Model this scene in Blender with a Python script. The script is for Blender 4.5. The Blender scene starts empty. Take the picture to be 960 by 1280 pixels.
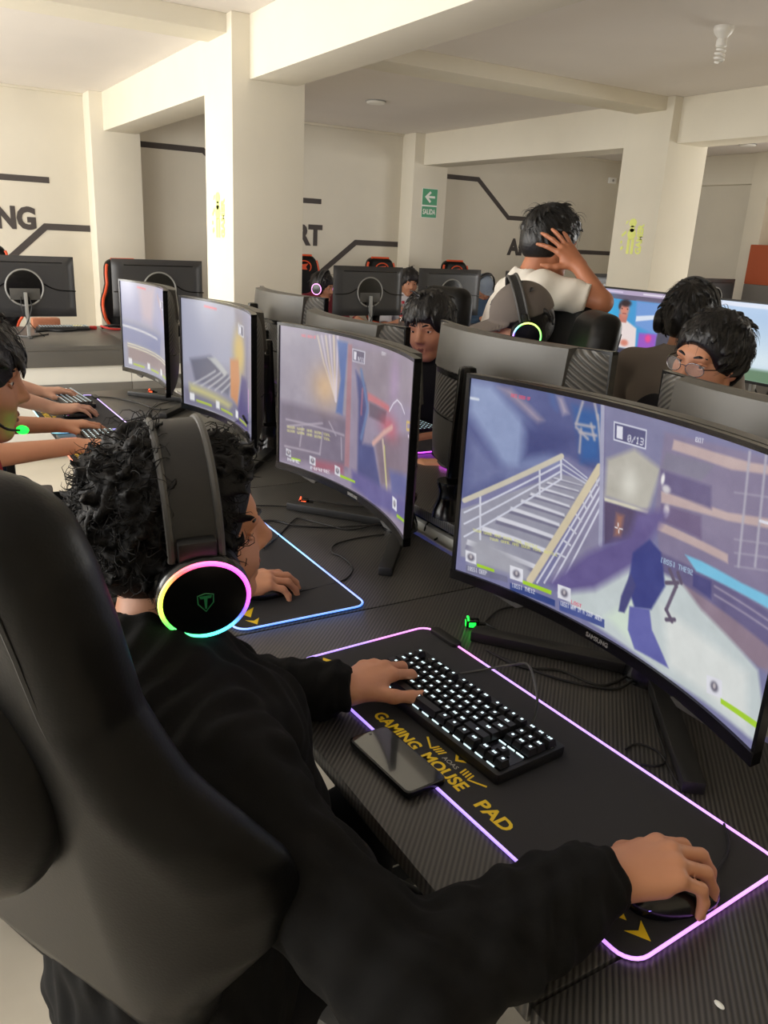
import bpy, bmesh, math, random
import numpy as np
from mathutils import Vector, Matrix
random.seed(7)
RNG = np.random.default_rng(7)
S = bpy.context.scene
COL = S.collection
PI = math.pi

# ------------------------------------------------------------------ camera
FPX = 1020.59
EYE = np.array([0.0, 0.0, 1.51])
CR = np.array([0.86060572, -0.50694599, 0.04861648])
CU = np.array([0.12142742, 0.2969695, 0.94713489])
CF = np.array([0.49458384, 0.80920633, -0.3171308])
def ray(x, y):
    return CF + CR * ((x - 480) / FPX) + CU * ((640 - y) / FPX)
def at_z(x, y, z):
    d = ray(x, y); return EYE + d * ((z - EYE[2]) / d[2])
def at_x(x, y, X):
    d = ray(x, y); return EYE + d * (X / d[0])
def at_y(x, y, Y):
    d = ray(x, y); return EYE + d * (Y / d[1])
def at_t(x, y, t):
    return EYE + ray(x, y) * t

cam = bpy.data.cameras.new('camera'); camo = bpy.data.objects.new('camera', cam); COL.objects.link(camo)
cam.sensor_fit = 'VERTICAL'; cam.sensor_height = 36.0; cam.lens = FPX * 36.0 / 1280.0
cam.clip_start = 0.02; cam.clip_end = 100
camo.matrix_world = Matrix(((CR[0], CU[0], -CF[0], EYE[0]), (CR[1], CU[1], -CF[1], EYE[1]), (CR[2], CU[2], -CF[2], EYE[2]), (0, 0, 0, 1)))
S.camera = camo
S.view_settings.view_transform = 'Standard'
S.view_settings.look = 'None'
S.view_settings.exposure = 0.0
S.view_settings.gamma = 1.0
S.view_settings.use_curve_mapping = False

# ------------------------------------------------------------------ materials
def lin(c):
    if isinstance(c, str):
        c = c.lstrip('#'); c = [int(c[i:i + 2], 16) / 255 for i in (0, 2, 4)]
    return tuple(v / 12.92 if v <= 0.04045 else ((v + 0.055) / 1.055) ** 2.4 for v in c)
def lin_a(a):
    a = np.clip(a, 0, 1)
    return np.where(a <= 0.04045, a / 12.92, ((a + 0.055) / 1.055) ** 2.4)
def mat(name, col, rough=0.6, metal=0.0, spec=0.5, emit=None, es=0.0, noise=None, bump=None, coat=0.0, trans=0.0, sheen=0.0, attr=None, sss=0.0):
    m = bpy.data.materials.new(name); m.use_nodes = True
    nt = m.node_tree; N = nt.nodes; L = nt.links
    b = N['Principled BSDF']
    c = lin(col)
    b.inputs['Base Color'].default_value = (*c, 1)
    b.inputs['Roughness'].default_value = rough
    b.inputs['Metallic'].default_value = metal
    b.inputs['Specular IOR Level'].default_value = spec
    b.inputs['Coat Weight'].default_value = coat
    b.inputs['Transmission Weight'].default_value = trans
    b.inputs['Sheen Weight'].default_value = sheen
    if sss:
        b.inputs['Subsurface Weight'].default_value = sss
        b.inputs['Subsurface Radius'].default_value = (0.012, 0.005, 0.003)
        b.inputs['Subsurface Scale'].default_value = 1.0
    if emit:
        b.inputs['Emission Color'].default_value = (*lin(emit), 1)
        b.inputs['Emission Strength'].default_value = es
    tc = None
    if noise or bump:
        tc = N.new('ShaderNodeTexCoord')
    if noise:                                   # (scale, amount[, stretch])
        n = N.new('ShaderNodeTexNoise'); n.inputs['Scale'].default_value = noise[0]; n.inputs['Detail'].default_value = 5
        if len(noise) > 2:
            mp = N.new('ShaderNodeMapping'); mp.inputs['Scale'].default_value = noise[2]
            L.new(tc.outputs['Object'], mp.inputs['Vector']); L.new(mp.outputs['Vector'], n.inputs['Vector'])
        else:
            L.new(tc.outputs['Object'], n.inputs['Vector'])
        r = N.new('ShaderNodeMapRange'); r.inputs['From Min'].default_value = 0.25; r.inputs['From Max'].default_value = 0.75
        r.inputs['To Min'].default_value = 1 - noise[1]; r.inputs['To Max'].default_value = 1 + noise[1]
        mx = N.new('ShaderNodeVectorMath'); mx.operation = 'SCALE'
        mx.inputs[0].default_value = c
        L.new(n.outputs['Fac'], r.inputs['Value']); L.new(r.outputs['Result'], mx.inputs['Scale'])
        L.new(mx.outputs['Vector'], b.inputs['Base Color'])
    if bump:                                    # (kind, scale, strength[, rotation, distance])
        kind, sc, st = bump[:3]
        if kind == 'noise':
            t = N.new('ShaderNodeTexNoise'); t.inputs['Scale'].default_value = sc; t.inputs['Detail'].default_value = 4
            L.new(tc.outputs['Object'], t.inputs['Vector'])
        elif kind == 'voro':
            t = N.new('ShaderNodeTexVoronoi'); t.inputs['Scale'].default_value = sc
            L.new(tc.outputs['Object'], t.inputs['Vector'])
        else:
            t = N.new('ShaderNodeTexWave'); t.wave_type = 'BANDS'; t.bands_direction = 'X'; t.inputs['Scale'].default_value = sc
            t.inputs['Distortion'].default_value = 0.0
            mp = N.new('ShaderNodeMapping'); mp.inputs['Rotation'].default_value = bump[3]
            L.new(tc.outputs['Object'], mp.inputs['Vector']); L.new(mp.outputs['Vector'], t.inputs['Vector'])
        bp = N.new('ShaderNodeBump'); bp.inputs['Strength'].default_value = st
        bp.inputs['Distance'].default_value = bump[4] if len(bump) > 4 else 0.002
        L.new(t.outputs[0], bp.inputs['Height']); L.new(bp.outputs['Normal'], b.inputs['Normal'])
    if attr:
        a = N.new('ShaderNodeAttribute'); a.attribute_name = 'col'
        L.new(a.outputs['Color'], b.inputs['Emission Color']); b.inputs['Emission Strength'].default_value = attr
    return m

MT = {}
def mk(k, *a, **kw):
    MT[k] = mat(k, *a, **kw)
mk('wall', '#d8d2c3', 0.9, noise=(3, 0.03), bump=('noise', 120, 0.08))
mk('column', '#ded8c8', 0.85, noise=(3, 0.03), bump=('noise', 120, 0.08))
mk('ceiling', '#e6e1dc', 0.9, noise=(2, 0.02))
mk('floor', '#c9c1b1', 0.35, noise=(4, 0.08))
mk('decal', '#4a4442', 0.8)
mk('desk', '#2b2b2b', 0.42, bump=('wave', 31.4, 0.5, (0, 0, PI / 4), 0.0015), noise=(300, 0.25))
mk('desk_edge', '#161616', 0.5)
mk('far_desk', '#5a5855', 0.4, noise=(8, 0.05))
mk('white_panel', '#d9d8d2', 0.5, noise=(6, 0.03))
mk('grey_rail', '#6f6d6a', 0.5)
mk('steel', '#1b1b1b', 0.45, 0.3)
mk('black_plastic', '#1c1c1c', 0.45, bump=('noise', 400, 0.05))
mk('gloss_black', '#0b0b0c', 0.22)
mk('grey_plastic', '#4c4b49', 0.45, 0.1, bump=('noise', 500, 0.05))
mk('back_plastic', '#55534f', 0.42, 0.15, bump=('noise', 500, 0.05))
mk('rib_plastic', '#4b4946', 0.4, 0.15, bump=('wave', 26, 1.0, (0.55, 0, 0), 0.006))
mk('far_back', '#3b3b3d', 0.35, 0.1)
mk('light_grey', '#9a9a98', 0.4, 0.3)
mk('screen', '#050506', 0.25, attr=1.0)
mk('rgb', '#f0f0f0', 0.4, attr=1.6)
mk('leather', '#080808', 0.4, spec=0.22, bump=('voro', 320, 0.05))
mk('leather_grey', '#3a3938', 0.42, bump=('voro', 260, 0.1))
mk('orange', '#e2562a', 0.5)
mk('red_plastic', '#c5342c', 0.5)
mk('stitch', '#2c2c2c', 0.6)
mk('chrome', '#c8c8c8', 0.18, 1.0)
mk('pad', '#2b2b2d', 0.85, bump=('noise', 900, 0.15))
mk('pad_yellow', '#f2ce22', 0.6)
mk('pad_grey', '#a9a8a0', 0.6)
mk('key', '#141416', 0.4)
mk('legend', '#e8fbff', 0.5, emit='#d8f6ff', es=1.15)
mk('phone_glass', '#26282b', 0.08, coat=0.6)
mk('cable', '#0e0e0e', 0.5)
mk('skin', '#c68c6b', 0.5, noise=(14, 0.06), bump=('noise', 260, 0.06), sss=0.06)
mk('skin_dark', '#ae7050', 0.5, noise=(14, 0.06), bump=('noise', 260, 0.06), sss=0.06)
mk('skin_pale', '#cb9b82', 0.5, noise=(14, 0.06), bump=('noise', 260, 0.06), sss=0.06)
mk('nail', '#c69a86', 0.3)
mk('lips', '#8d4f42', 0.45)
mk('eye_white', '#e6e2dc', 0.2)
mk('iris', '#1d120c', 0.15)
mk('hair', '#0d0b0b', 0.42, spec=0.55, bump=('noise', 150, 0.5, 0, 0.003))
mk('hair_b', '#171313', 0.45, spec=0.5, bump=('noise', 150, 0.5, 0, 0.003))
mk('hair_curly', '#0a0808', 0.6, spec=0.3, bump=('noise', 260, 0.5, 0, 0.002))
mk('hoodie', '#131313', 0.95, spec=0.2, bump=('noise', 700, 0.25), noise=(40, 0.18))
mk('black_cloth', '#161618', 0.9, spec=0.2, bump=('noise', 500, 0.2))
mk('red_cloth', '#a32b33', 0.9, spec=0.2, bump=('noise', 500, 0.2))
mk('maroon_cloth', '#7b3038', 0.9, spec=0.2, bump=('noise', 300, 0.2))
mk('white_cloth', '#dcd6cb', 0.92, spec=0.2, bump=('noise', 400, 0.2))
mk('pale_cloth', '#cfcfd2', 0.92, spec=0.2, bump=('noise', 400, 0.2))
mk('grey_cloth', '#837b74', 0.92, spec=0.2, bump=('noise', 400, 0.2))
mk('blue_cloth', '#4b6076', 0.92, spec=0.2, bump=('noise', 400, 0.2))
mk('blue_jeans', '#27344b', 0.9, spec=0.2, bump=('noise', 600, 0.3))
mk('cap_cloth', '#6a625c', 0.92, spec=0.2, bump=('noise', 500, 0.2))
mk('cap_blue', '#8d98a4', 0.92, spec=0.2, bump=('noise', 500, 0.2))
mk('shoe', '#22201f', 0.7)
mk('sign_green', '#3f9a6d', 0.5)
mk('sign_white', '#eef0ea', 0.5)
mk('lime', '#ecf48c', 0.6)
mk('bulb', '#f2f1ec', 0.3)
mk('door_red', '#a8502f', 0.6, noise=(3, 0.06))
mk('door_grey', '#6d6a68', 0.6)
mk('glass', '#ffffff', 0.05, trans=1.0)
mk('label_red', '#c5303a', 0.5)
mk('cola', '#2a120c', 0.1)
mk('bottle_green', '#1d9c5c', 0.3)
mk('led_green', '#20ff60', 0.4, emit='#19ff3c', es=2.5)
mk('led_red', '#ff4030', 0.4, emit='#ff5a30', es=2.0)
mk('led_blue', '#3050ff', 0.4, emit='#3a58ff', es=1.6)
mk('yellow_plastic', '#e3d98a', 0.5)
mk('metal_frame', '#8d8f93', 0.25, 0.9)

# ------------------------------------------------------------------ mesh helpers
class MB:
    def __init__(s):
        s.v = []; s.f = []; s.mi = []; s.sm = []; s.c = []
    def add(s, verts, faces, mi=0, smooth=False, cols=None):
        o = len(s.v)
        s.v += [tuple(map(float, p)) for p in verts]
        s.f += [tuple(i + o for i in f) for f in faces]
        s.mi += [mi] * len(faces); s.sm += [smooth] * len(faces)
        s.c += list(cols) if cols is not None else [(1, 1, 1)] * len(verts)
        return s
    def box(s, lo, hi, mi=0):
        x0, y0, z0 = lo; x1, y1, z1 = hi
        v = [(x0, y0, z0), (x1, y0, z0), (x1, y1, z0), (x0, y1, z0), (x0, y0, z1), (x1, y0, z1), (x1, y1, z1), (x0, y1, z1)]
        return s.add(v, [(0, 3, 2, 1), (4, 5, 6, 7), (0, 1, 5, 4), (1, 2, 6, 5), (2, 3, 7, 6), (3, 0, 4, 7)], mi)
    def bar(s, p, q, w, h, mi=0, up=(0, 0, 1), w2=None, h2=None):
        p = Vector(p); q = Vector(q); d = (q - p).normalized(); u = Vector(up)
        if abs(d.dot(u)) > 0.98: u = Vector((1, 0, 0))
        a = d.cross(u).normalized(); b = a.cross(d).normalized()
        w2 = w if w2 is None else w2; h2 = h if h2 is None else h2
        v = []
        for c, ww, hh in ((p, w, h), (q, w2, h2)):
            for i, j in ((-1, -1), (1, -1), (1, 1), (-1, 1)):
                v.append(c + a * (ww / 2 * i) + b * (hh / 2 * j))
        return s.add(v, [(0, 1, 2, 3), (7, 6, 5, 4), (0, 4, 5, 1), (1, 5, 6, 2), (2, 6, 7, 3), (3, 7, 4, 0)], mi)
    def tube(s, pts, r, n=8, closed=False, mi=0, cols=None):
        P = [Vector(p) for p in pts]; m = len(P)
        rr = list(r) if hasattr(r, '__len__') else [r] * m
        v = []; cc = []
        prev = None
        for i in range(m):
            a = P[(i - 1) % m] if (closed or i > 0) else P[i]
            b = P[(i + 1) % m] if (closed or i < m - 1) else P[i]
            d = (b - a)
            d = d.normalized() if d.length > 1e-9 else Vector((1, 0, 0))
            if prev is None:
                u = Vector((0, 0, 1)) if abs(d.z) < 0.9 else Vector((1, 0, 0))
                u = (u - d * u.dot(d)).normalized()
            else:
                u = prev - d * prev.dot(d)
                u = u.normalized() if u.length > 1e-6 else prev
            prev = u; w = d.cross(u)
            for k in range(n):
                t = 2 * PI * k / n
                v.append(P[i] + (u * math.cos(t) + w * math.sin(t)) * rr[i])
                cc.append(cols[i] if cols is not None else (1, 1, 1))
        f = []
        for i in range(m if closed else m - 1):
            j = (i + 1) % m
            for k in range(n):
                f.append((i * n + k, i * n + (k + 1) % n, j * n + (k + 1) % n, j * n + k))
        if not closed:
            f.append(tuple(reversed(range(n)))); f.append(tuple(range((m - 1) * n, m * n)))
        return s.add(v, f, mi, True, cc)
    def cyl(s, p, q, r, r2=None, n=24, mi=0):
        return s.tube([p, q], [r, r if r2 is None else r2], n, mi=mi)
    def lathe(s, prof, c=(0, 0, 0), n=24, mi=0, R=None):
        v = []
        for r, z in prof:
            for k in range(n):
                t = 2 * PI * k / n
                p = Vector((r * math.cos(t), r * math.sin(t), z))
                if R is not None: p = R @ p
                v.append(p + Vector(c))
        f = []
        for i in range(len(prof) - 1):
            for k in range(n):
                f.append((i * n + k, i * n + (k + 1) % n, (i + 1) * n + (k + 1) % n, (i + 1) * n + k))
        f.append(tuple(reversed(range(n)))); f.append(tuple(range((len(prof) - 1) * n, len(prof) * n)))
        return s.add(v, f, mi, True)
    def ball(s, c, r, n=16, mi=0):
        r = (r, r, r) if not hasattr(r, '__len__') else r
        v = []; m = n // 2
        for i in range(m + 1):
            a = PI * i / m
            for k in range(n):
                t = 2 * PI * k / n
                v.append((c[0] + r[0] * math.sin(a) * math.cos(t), c[1] + r[1] * math.sin(a) * math.sin(t), c[2] - r[2] * math.cos(a)))
        f = [(i * n + k, i * n + (k + 1) % n, (i + 1) * n + (k + 1) % n, (i + 1) * n + k) for i in range(m) for k in range(n)]
        return s.add(v, f, mi, True)
    def prism(s, poly, h0, h1, fr, mi=0):
        """poly in the 2-D frame fr=(origin, ex, ey, en), extruded along en from h0 to h1"""
        o, ex, ey, en = [np.array(t, float) for t in fr]
        n = len(poly)
        ar = sum(poly[i][0] * poly[(i + 1) % n][1] - poly[(i + 1) % n][0] * poly[i][1] for i in range(n))
        if ar < 0: poly = poly[::-1]
        v = [o + ex * p[0] + ey * p[1] + en * h for h in (h0, h1) for p in poly]
        f = [tuple(reversed(range(n))), tuple(range(n, 2 * n))] + [(i, (i + 1) % n, n + (i + 1) % n, n + i) for i in range(n)]
        return s.add(v, f, mi)
    def grid(s, P, mi=0, smooth=True, cols=None, flip=False):
        nu, nv = P.shape[:2]
        f = []
        for i in range(nu - 1):
            for j in range(nv - 1):
                q = (i * nv + j, (i + 1) * nv + j, (i + 1) * nv + j + 1, i * nv + j + 1)
                f.append(q[::-1] if flip else q)
        return s.add(P.reshape(-1, 3), f, mi, smooth, None if cols is None else cols.reshape(-1, 3))
    def xf(s, M, start=0):
        M = Matrix(M)
        for i in range(start, len(s.v)):
            s.v[i] = tuple(M @ Vector(s.v[i]))
        return s
    def build(s, name, mats, parent=None, world=False, bevel=0.0, sharp=35, colattr=False, seg=2):
        me = bpy.data.meshes.new(name)
        vv = s.v
        if world and parent is not None:
            inv = parent_matrix(parent).inverted()
            vv = [tuple(inv @ Vector(p)) for p in vv]
        me.from_pydata(vv, [], s.f)
        if not isinstance(mats, (list, tuple)): mats = [mats]
        for m in mats: me.materials.append(MT[m] if isinstance(m, str) else m)
        me.polygons.foreach_set('material_index', s.mi)
        if colattr:
            at = me.color_attributes.new('col', 'FLOAT_COLOR', 'POINT')
            a = np.ones((len(s.v), 4), np.float32); a[:, :3] = np.array(s.c, np.float32)
            at.data.foreach_set('color', a.ravel())
        if bevel:
            bm = bmesh.new(); bm.from_mesh(me)
            bmesh.ops.remove_doubles(bm, verts=bm.verts, dist=1e-6)
            ed = [e for e in bm.edges if len(e.link_faces) == 2 and e.calc_face_angle(0) > 0.6]
            bmesh.ops.bevel(bm, geom=ed, offset=bevel, segments=seg, profile=0.6, affect='EDGES', clamp_overlap=True)
            bm.to_mesh(me); bm.free()
        me.polygons.foreach_set('use_smooth', [True] * len(me.polygons))
        me.set_sharp_from_angle(angle=math.radians(sharp))
        me.update()
        return link(name, me, parent)
def parent_matrix(o):
    m = Matrix.LocRotScale(o.location, o.rotation_euler, o.scale)
    return parent_matrix(o.parent) @ m if o.parent else m
def link(name, me, parent=None):
    o = bpy.data.objects.new(name, me); COL.objects.link(o)
    if parent is not None: o.parent = parent
    return o
def thing(name, label, cat, loc=(0, 0, 0), rz=0.0, group=None):
    o = bpy.data.objects.new(name, None); COL.objects.link(o)
    o.empty_display_size = 0.05
    o.location = [float(v) for v in loc]; o.rotation_euler = (0, 0, rz)
    o['label'] = label; o['category'] = cat
    if group: o['group'] = group
    return o
def tag(o, label, cat, group=None):
    o['label'] = label; o['category'] = cat
    if group: o['group'] = group
    return o
def struct(o, kind='structure'):
    o['kind'] = kind; return o
def kids(o): return [c for c in bpy.data.objects if c.parent == o]
def copy_tree(o, parent=None):
    c = o.copy(); COL.objects.link(c); c.parent = parent
    for ch in kids(o): copy_tree(ch, c)
    return c
def dup(o, label, loc=None, rz=None, group=None):
    c = copy_tree(o); c['label'] = label
    if loc is not None: c.location = [float(v) for v in loc]
    if rz is not None: c.rotation_euler = (0, 0, rz)
    if group: c['group'] = group
    return c
def cr_spline(pts, n=8, closed=False):
    P = [np.array(p, float) for p in pts]; out = []; m = len(P)
    for i in range(m if closed else m - 1):
        if closed: a, b, c, d = P[(i - 1) % m], P[i], P[(i + 1) % m], P[(i + 2) % m]
        else: a, b, c, d = P[max(i - 1, 0)], P[i], P[i + 1], P[min(i + 2, m - 1)]
        for k in range(n):
            t = k / n
            out.append(0.5 * ((2 * b) + (-a + c) * t + (2 * a - 5 * b + 4 * c - d) * t * t + (-a + 3 * b - 3 * c + d) * t ** 3))
    if not closed: out.append(P[-1])
    return out
def text_mb(txt, size, depth, fr, mi=0, mb=None, bold=0.0, sx=1.0, shear=0.0, align='LEFT', spacing=1.0):
    """text as raised letters lying in frame fr=(origin, ex, ey, en)"""
    cu = bpy.data.curves.new('t', 'FONT'); cu.body = txt; cu.size = size; cu.extrude = depth / 2; cu.offset = bold
    cu.shear = shear; cu.align_x = align; cu.space_character = spacing; cu.resolution_u = 3
    o = bpy.data.objects.new('t', cu); COL.objects.link(o)
    dg = bpy.context.evaluated_depsgraph_get()
    me = bpy.data.meshes.new_from_object(o.evaluated_get(dg))
    og, ex, ey, en = [np.array(t, float) for t in fr]
    v = [og + ex * (p.co.x * sx) + ey * p.co.y + en * (p.co.z + depth / 2) for p in me.vertices]
    f = [tuple(p.vertices) for p in me.polygons]
    mb = mb or MB()
    mb.add(v, f, mi)
    bpy.data.objects.remove(o); bpy.data.curves.remove(cu); bpy.data.meshes.remove(me)
    return mb
def hsv(h, s=1.0, v=1.0):
    import colorsys
    return colorsys.hsv_to_rgb(h % 1, s, v)

# ------------------------------------------------------------------ signed-distance sculpting
class SDF:
    def __init__(s, lo, hi, h):
        s.lo = np.array(lo, float); s.h = h
        s.n = np.ceil((np.array(hi, float) - s.lo) / h).astype(int) + 1
        s.f = np.full(s.n, 0.06, np.float32)
    def win(s, lo, hi):
        a = np.clip(np.floor((np.array(lo) - s.lo) / s.h).astype(int), 0, s.n)
        b = np.clip(np.ceil((np.array(hi) - s.lo) / s.h).astype(int) + 1, 0, s.n)
        if (b <= a).any(): return None
        sl = tuple(slice(i, j) for i, j in zip(a, b))
        ax = [(np.arange(i, j) * s.h + l).astype(np.float32) for i, j, l in zip(a, b, s.lo)]
        return sl, ax[0][:, None, None], ax[1][None, :, None], ax[2][None, None, :]
    def put(s, sl, d, k, mode):
        f = s.f[sl]
        if mode == 'add':
            if k > 0:
                h = np.maximum(k - np.abs(f - d), 0) / k; s.f[sl] = np.minimum(f, d) - h * h * k * 0.25
            else: s.f[sl] = np.minimum(f, d)
        else:
            d = -d
            if k > 0:
                h = np.maximum(k - np.abs(f - d), 0) / k; s.f[sl] = np.maximum(f, d) + h * h * k * 0.25
            else: s.f[sl] = np.maximum(f, d)
    def cone(s, a, b, ra, rb=None, k=0.01, mode='add', sq=None):
        a = np.array(a, float); b = np.array(b, float); rb = ra if rb is None else rb
        m = max(ra, rb) + k + 2.5 * s.h
        w = s.win(np.minimum(a, b) - m, np.maximum(a, b) + m)
        if w is None: return s
        sl, X, Y, Z = w
        ba = b - a; L2 = max(float(ba @ ba), 1e-12)
        px, py, pz = X - a[0], Y - a[1], Z - a[2]
        t = np.clip((px * ba[0] + py * ba[1] + pz * ba[2]) / L2, 0, 1)
        qx, qy, qz = px - t * ba[0], py - t * ba[1], pz - t * ba[2]
        if sq is not None:                       # flatten along direction sq[0] by factor sq[1]
            n = np.array(sq[0], float); n /= np.linalg.norm(n)
            c = (qx * n[0] + qy * n[1] + qz * n[2]) * (sq[1] - 1)
            qx, qy, qz = qx + c * n[0], qy + c * n[1], qz + c * n[2]
        d = np.sqrt(qx * qx + qy * qy + qz * qz) - (ra + (rb - ra) * t)
        s.put(sl, d.astype(np.float32), k, mode); return s
    def ell(s, c, r, R=None, k=0.01, mode='add'):
        c = np.array(c, float); r = np.array(r, float); m = r.max() + k + 2.5 * s.h
        w = s.win(c - m, c + m)
        if w is None: return s
        sl, X, Y, Z = w
        px, py, pz = X - c[0], Y - c[1], Z - c[2]
        if R is not None:
            R = np.array(R)
            px, py, pz = [px * R[0, i] + py * R[1, i] + pz * R[2, i] for i in range(3)]
        k0 = np.sqrt((px / r[0]) ** 2 + (py / r[1]) ** 2 + (pz / r[2]) ** 2)
        k1 = np.sqrt((px / r[0] ** 2) ** 2 + (py / r[1] ** 2) ** 2 + (pz / r[2] ** 2) ** 2)
        d = k0 * (k0 - 1) / np.maximum(k1, 1e-6)
        s.put(sl, d.astype(np.float32), k, mode); return s
    def func(s, lo, hi, fn, k=0.01, mode='add'):
        w = s.win(lo, hi)
        if w is None: return s
        sl, X, Y, Z = w
        s.put(sl, np.broadcast_to(fn(X, Y, Z), s.f[sl].shape).astype(np.float32), k, mode); return s
    def plane(s, p, n, k=0.0):
        """keep the side that n points away from"""
        p = np.array(p, float); n = np.array(n, float); n /= np.linalg.norm(n)
        sl, X, Y, Z = s.win(s.lo, s.lo + s.n * s.h)
        d = (X - p[0]) * n[0] + (Y - p[1]) * n[1] + (Z - p[2]) * n[2]
        s.f = np.maximum(s.f, d.astype(np.float32)); return s
    def mesh(s):
        f = s.f; h = s.h
        f[0] = f[-1] = 0.05; f[:, 0] = f[:, -1] = 0.05; f[:, :, 0] = f[:, :, -1] = 0.05
        ins = (f < 0)
        n = np.array(f.shape) - 1
        cnt = np.zeros(n, np.uint8)
        for i in (0, 1):
            for j in (0, 1):
                for k in (0, 1):
                    cnt += ins[i:n[0] + i, j:n[1] + j, k:n[2] + k]
        act = np.argwhere((cnt > 0) & (cnt < 8))
        idx = np.full(n, -1, np.int32); idx[tuple(act.T)] = np.arange(len(act))
        co = [(i, j, k) for i in (0, 1) for j in (0, 1) for k in (0, 1)]
        val = np.stack([f[act[:, 0] + c[0], act[:, 1] + c[1], act[:, 2] + c[2]] for c in co], 1)
        acc = np.zeros((len(act), 3)); num = np.zeros(len(act))
        for p in range(8):
            for q in range(p + 1, 8):
                dlt = np.array(co[q]) - np.array(co[p])
                if np.abs(dlt).sum() != 1: continue
                a, b = val[:, p], val[:, q]
                cr = (a < 0) != (b < 0)
                t = np.where(cr, a / np.where(np.abs(a - b) < 1e-12, 1, a - b), 0)
                acc += np.where(cr[:, None], np.array(co[p]) + t[:, None] * dlt, 0); num += cr
        V = (act + acc / np.maximum(num, 1)[:, None]) * h + s.lo
        F = []
        for ax in range(3):
            u, w = (ax + 1) % 3, (ax + 2) % 3
            sa = [slice(None)] * 3; sb = [slice(None)] * 3
            sa[ax] = slice(0, -1); sb[ax] = slice(1, None)
            A = ins[tuple(sa)]; B = ins[tuple(sb)]
            E = np.argwhere(A != B)
            E = E[(E[:, u] > 0) & (E[:, w] > 0) & (E[:, u] < n[u]) & (E[:, w] < n[w])]
            if not len(E): continue
            pos = A[tuple(E.T)]
            def cell(du, dw):
                c = E.copy(); c[:, u] -= du; c[:, w] -= dw
                return idx[tuple(c.T)]
            q = np.stack([cell(1, 1), cell(0, 1), cell(0, 0), cell(1, 0)], 1)
            q = np.where(pos[:, None], q, q[:, ::-1])
            F.append(q)
        F = np.concatenate(F)
        return V, F
def relax(V, F, it=2, lam=0.5):
    n = len(V)
    e = np.concatenate([F[:, [0, 1]], F[:, [1, 2]], F[:, [2, 3]], F[:, [3, 0]]])
    e = np.concatenate([e, e[:, ::-1]])
    deg = np.bincount(e[:, 0], minlength=n).astype(float)
    for _ in range(it):
        for l in (lam, -lam * 0.9):
            a = np.stack([np.bincount(e[:, 0], weights=V[e[:, 1], i], minlength=n) for i in range(3)], 1) / np.maximum(deg, 1)[:, None]
            V = V + (a - V) * l
    return V
def vnormals(V, F):
    nn = np.cross(V[F[:, 2]] - V[F[:, 0]], V[F[:, 3]] - V[F[:, 1]])
    out = np.zeros_like(V)
    for i in range(4): 
        for c in range(3): out[:, c] += np.bincount(F[:, i], weights=nn[:, c], minlength=len(V))
    return out / np.maximum(np.linalg.norm(out, axis=1), 1e-9)[:, None]
def folds(P, seed, scale, warp=1.0):
    """soft cloth wrinkles: warped sine noise, -1..1"""
    g = np.random.default_rng(seed); o = np.zeros(len(P)); tot = 0
    w = P + 0.03 * warp * np.stack([np.sin(P @ g.normal(size=3) * 14 + g.uniform(0, 6)) for _ in range(3)], 1)
    for q in range(6):
        d = g.normal(size=3); d /= np.linalg.norm(d)
        fr = scale * g.uniform(0.6, 1.7); a = 1 / (1 + q * 0.35)
        o += a * np.sin(w @ d * fr + g.uniform(0, 6)); tot += a
    return o / tot * 1.6
def sdf_obj(s, name, m, parent, world=True, it=2, fold=None):
    V, F = s.mesh()
    V = relax(V, F, it)
    if fold:
        amp, scale, seed = fold
        V = V + vnormals(V, F) * (folds(V, seed, scale) * amp)[:, None]
    if world and parent is not None:
        M = np.array(parent_matrix(parent).inverted())
        V = V @ M[:3, :3].T + M[:3, 3]
    me = bpy.data.meshes.new(name)
    me.vertices.add(len(V)); me.vertices.foreach_set('co', V.astype(np.float32).ravel())
    me.loops.add(len(F) * 4); me.loops.foreach_set('vertex_index', F.astype(np.int32).ravel())
    me.polygons.add(len(F)); me.polygons.foreach_set('loop_start', np.arange(0, len(F) * 4, 4, dtype=np.int32))
    me.update(calc_edges=True)
    me.polygons.foreach_set('use_smooth', [True] * len(F))
    me.materials.append(MT[m]); me.validate()
    return link(name, me, parent)
# ------------------------------------------------------------------ the room
ZC = 2.57
FILL_Y = [(0.2, 2.0), (2.4, 4.2)]  # unseen right-wall openings, added to brighten the right side
def wall_box(name, lo, hi, m, bevel=0.0):
    return struct(MB().box(lo, hi).build(name, m, bevel=bevel))
wall_box('floor', (-2.8, -3, -0.1), (9.3, 8.3, 0), 'floor')
wall_box('ceiling', (-2.8, -3, ZC), (9.3, 8.3, ZC + 0.15), 'ceiling')
wall_box('wall_back', (-2.8, 8.1, 0), (9.3, 8.3, ZC), 'wall')
wall_box('wall_right', (8.3, 6.14, 0), (8.5, 8.1, ZC), 'wall')
wall_box('wall_front', (-2.8, -3.2, 0), (9.3, -3, ZC), 'wall')
rw = MB(); rw.box((8.42, -3, 0), (8.6, 6.14, 0.85)); rw.box((8.42, -3, 2.2), (8.6, 6.14, ZC))
e = [-3] + [v for p in FILL_Y for v in p] + [6.14]
for i in range(0, len(e), 2): rw.box((8.42, e[i], 0.85), (8.6, e[i + 1], 2.2))
struct(rw.build('wall_right_near', 'wall'))
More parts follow.
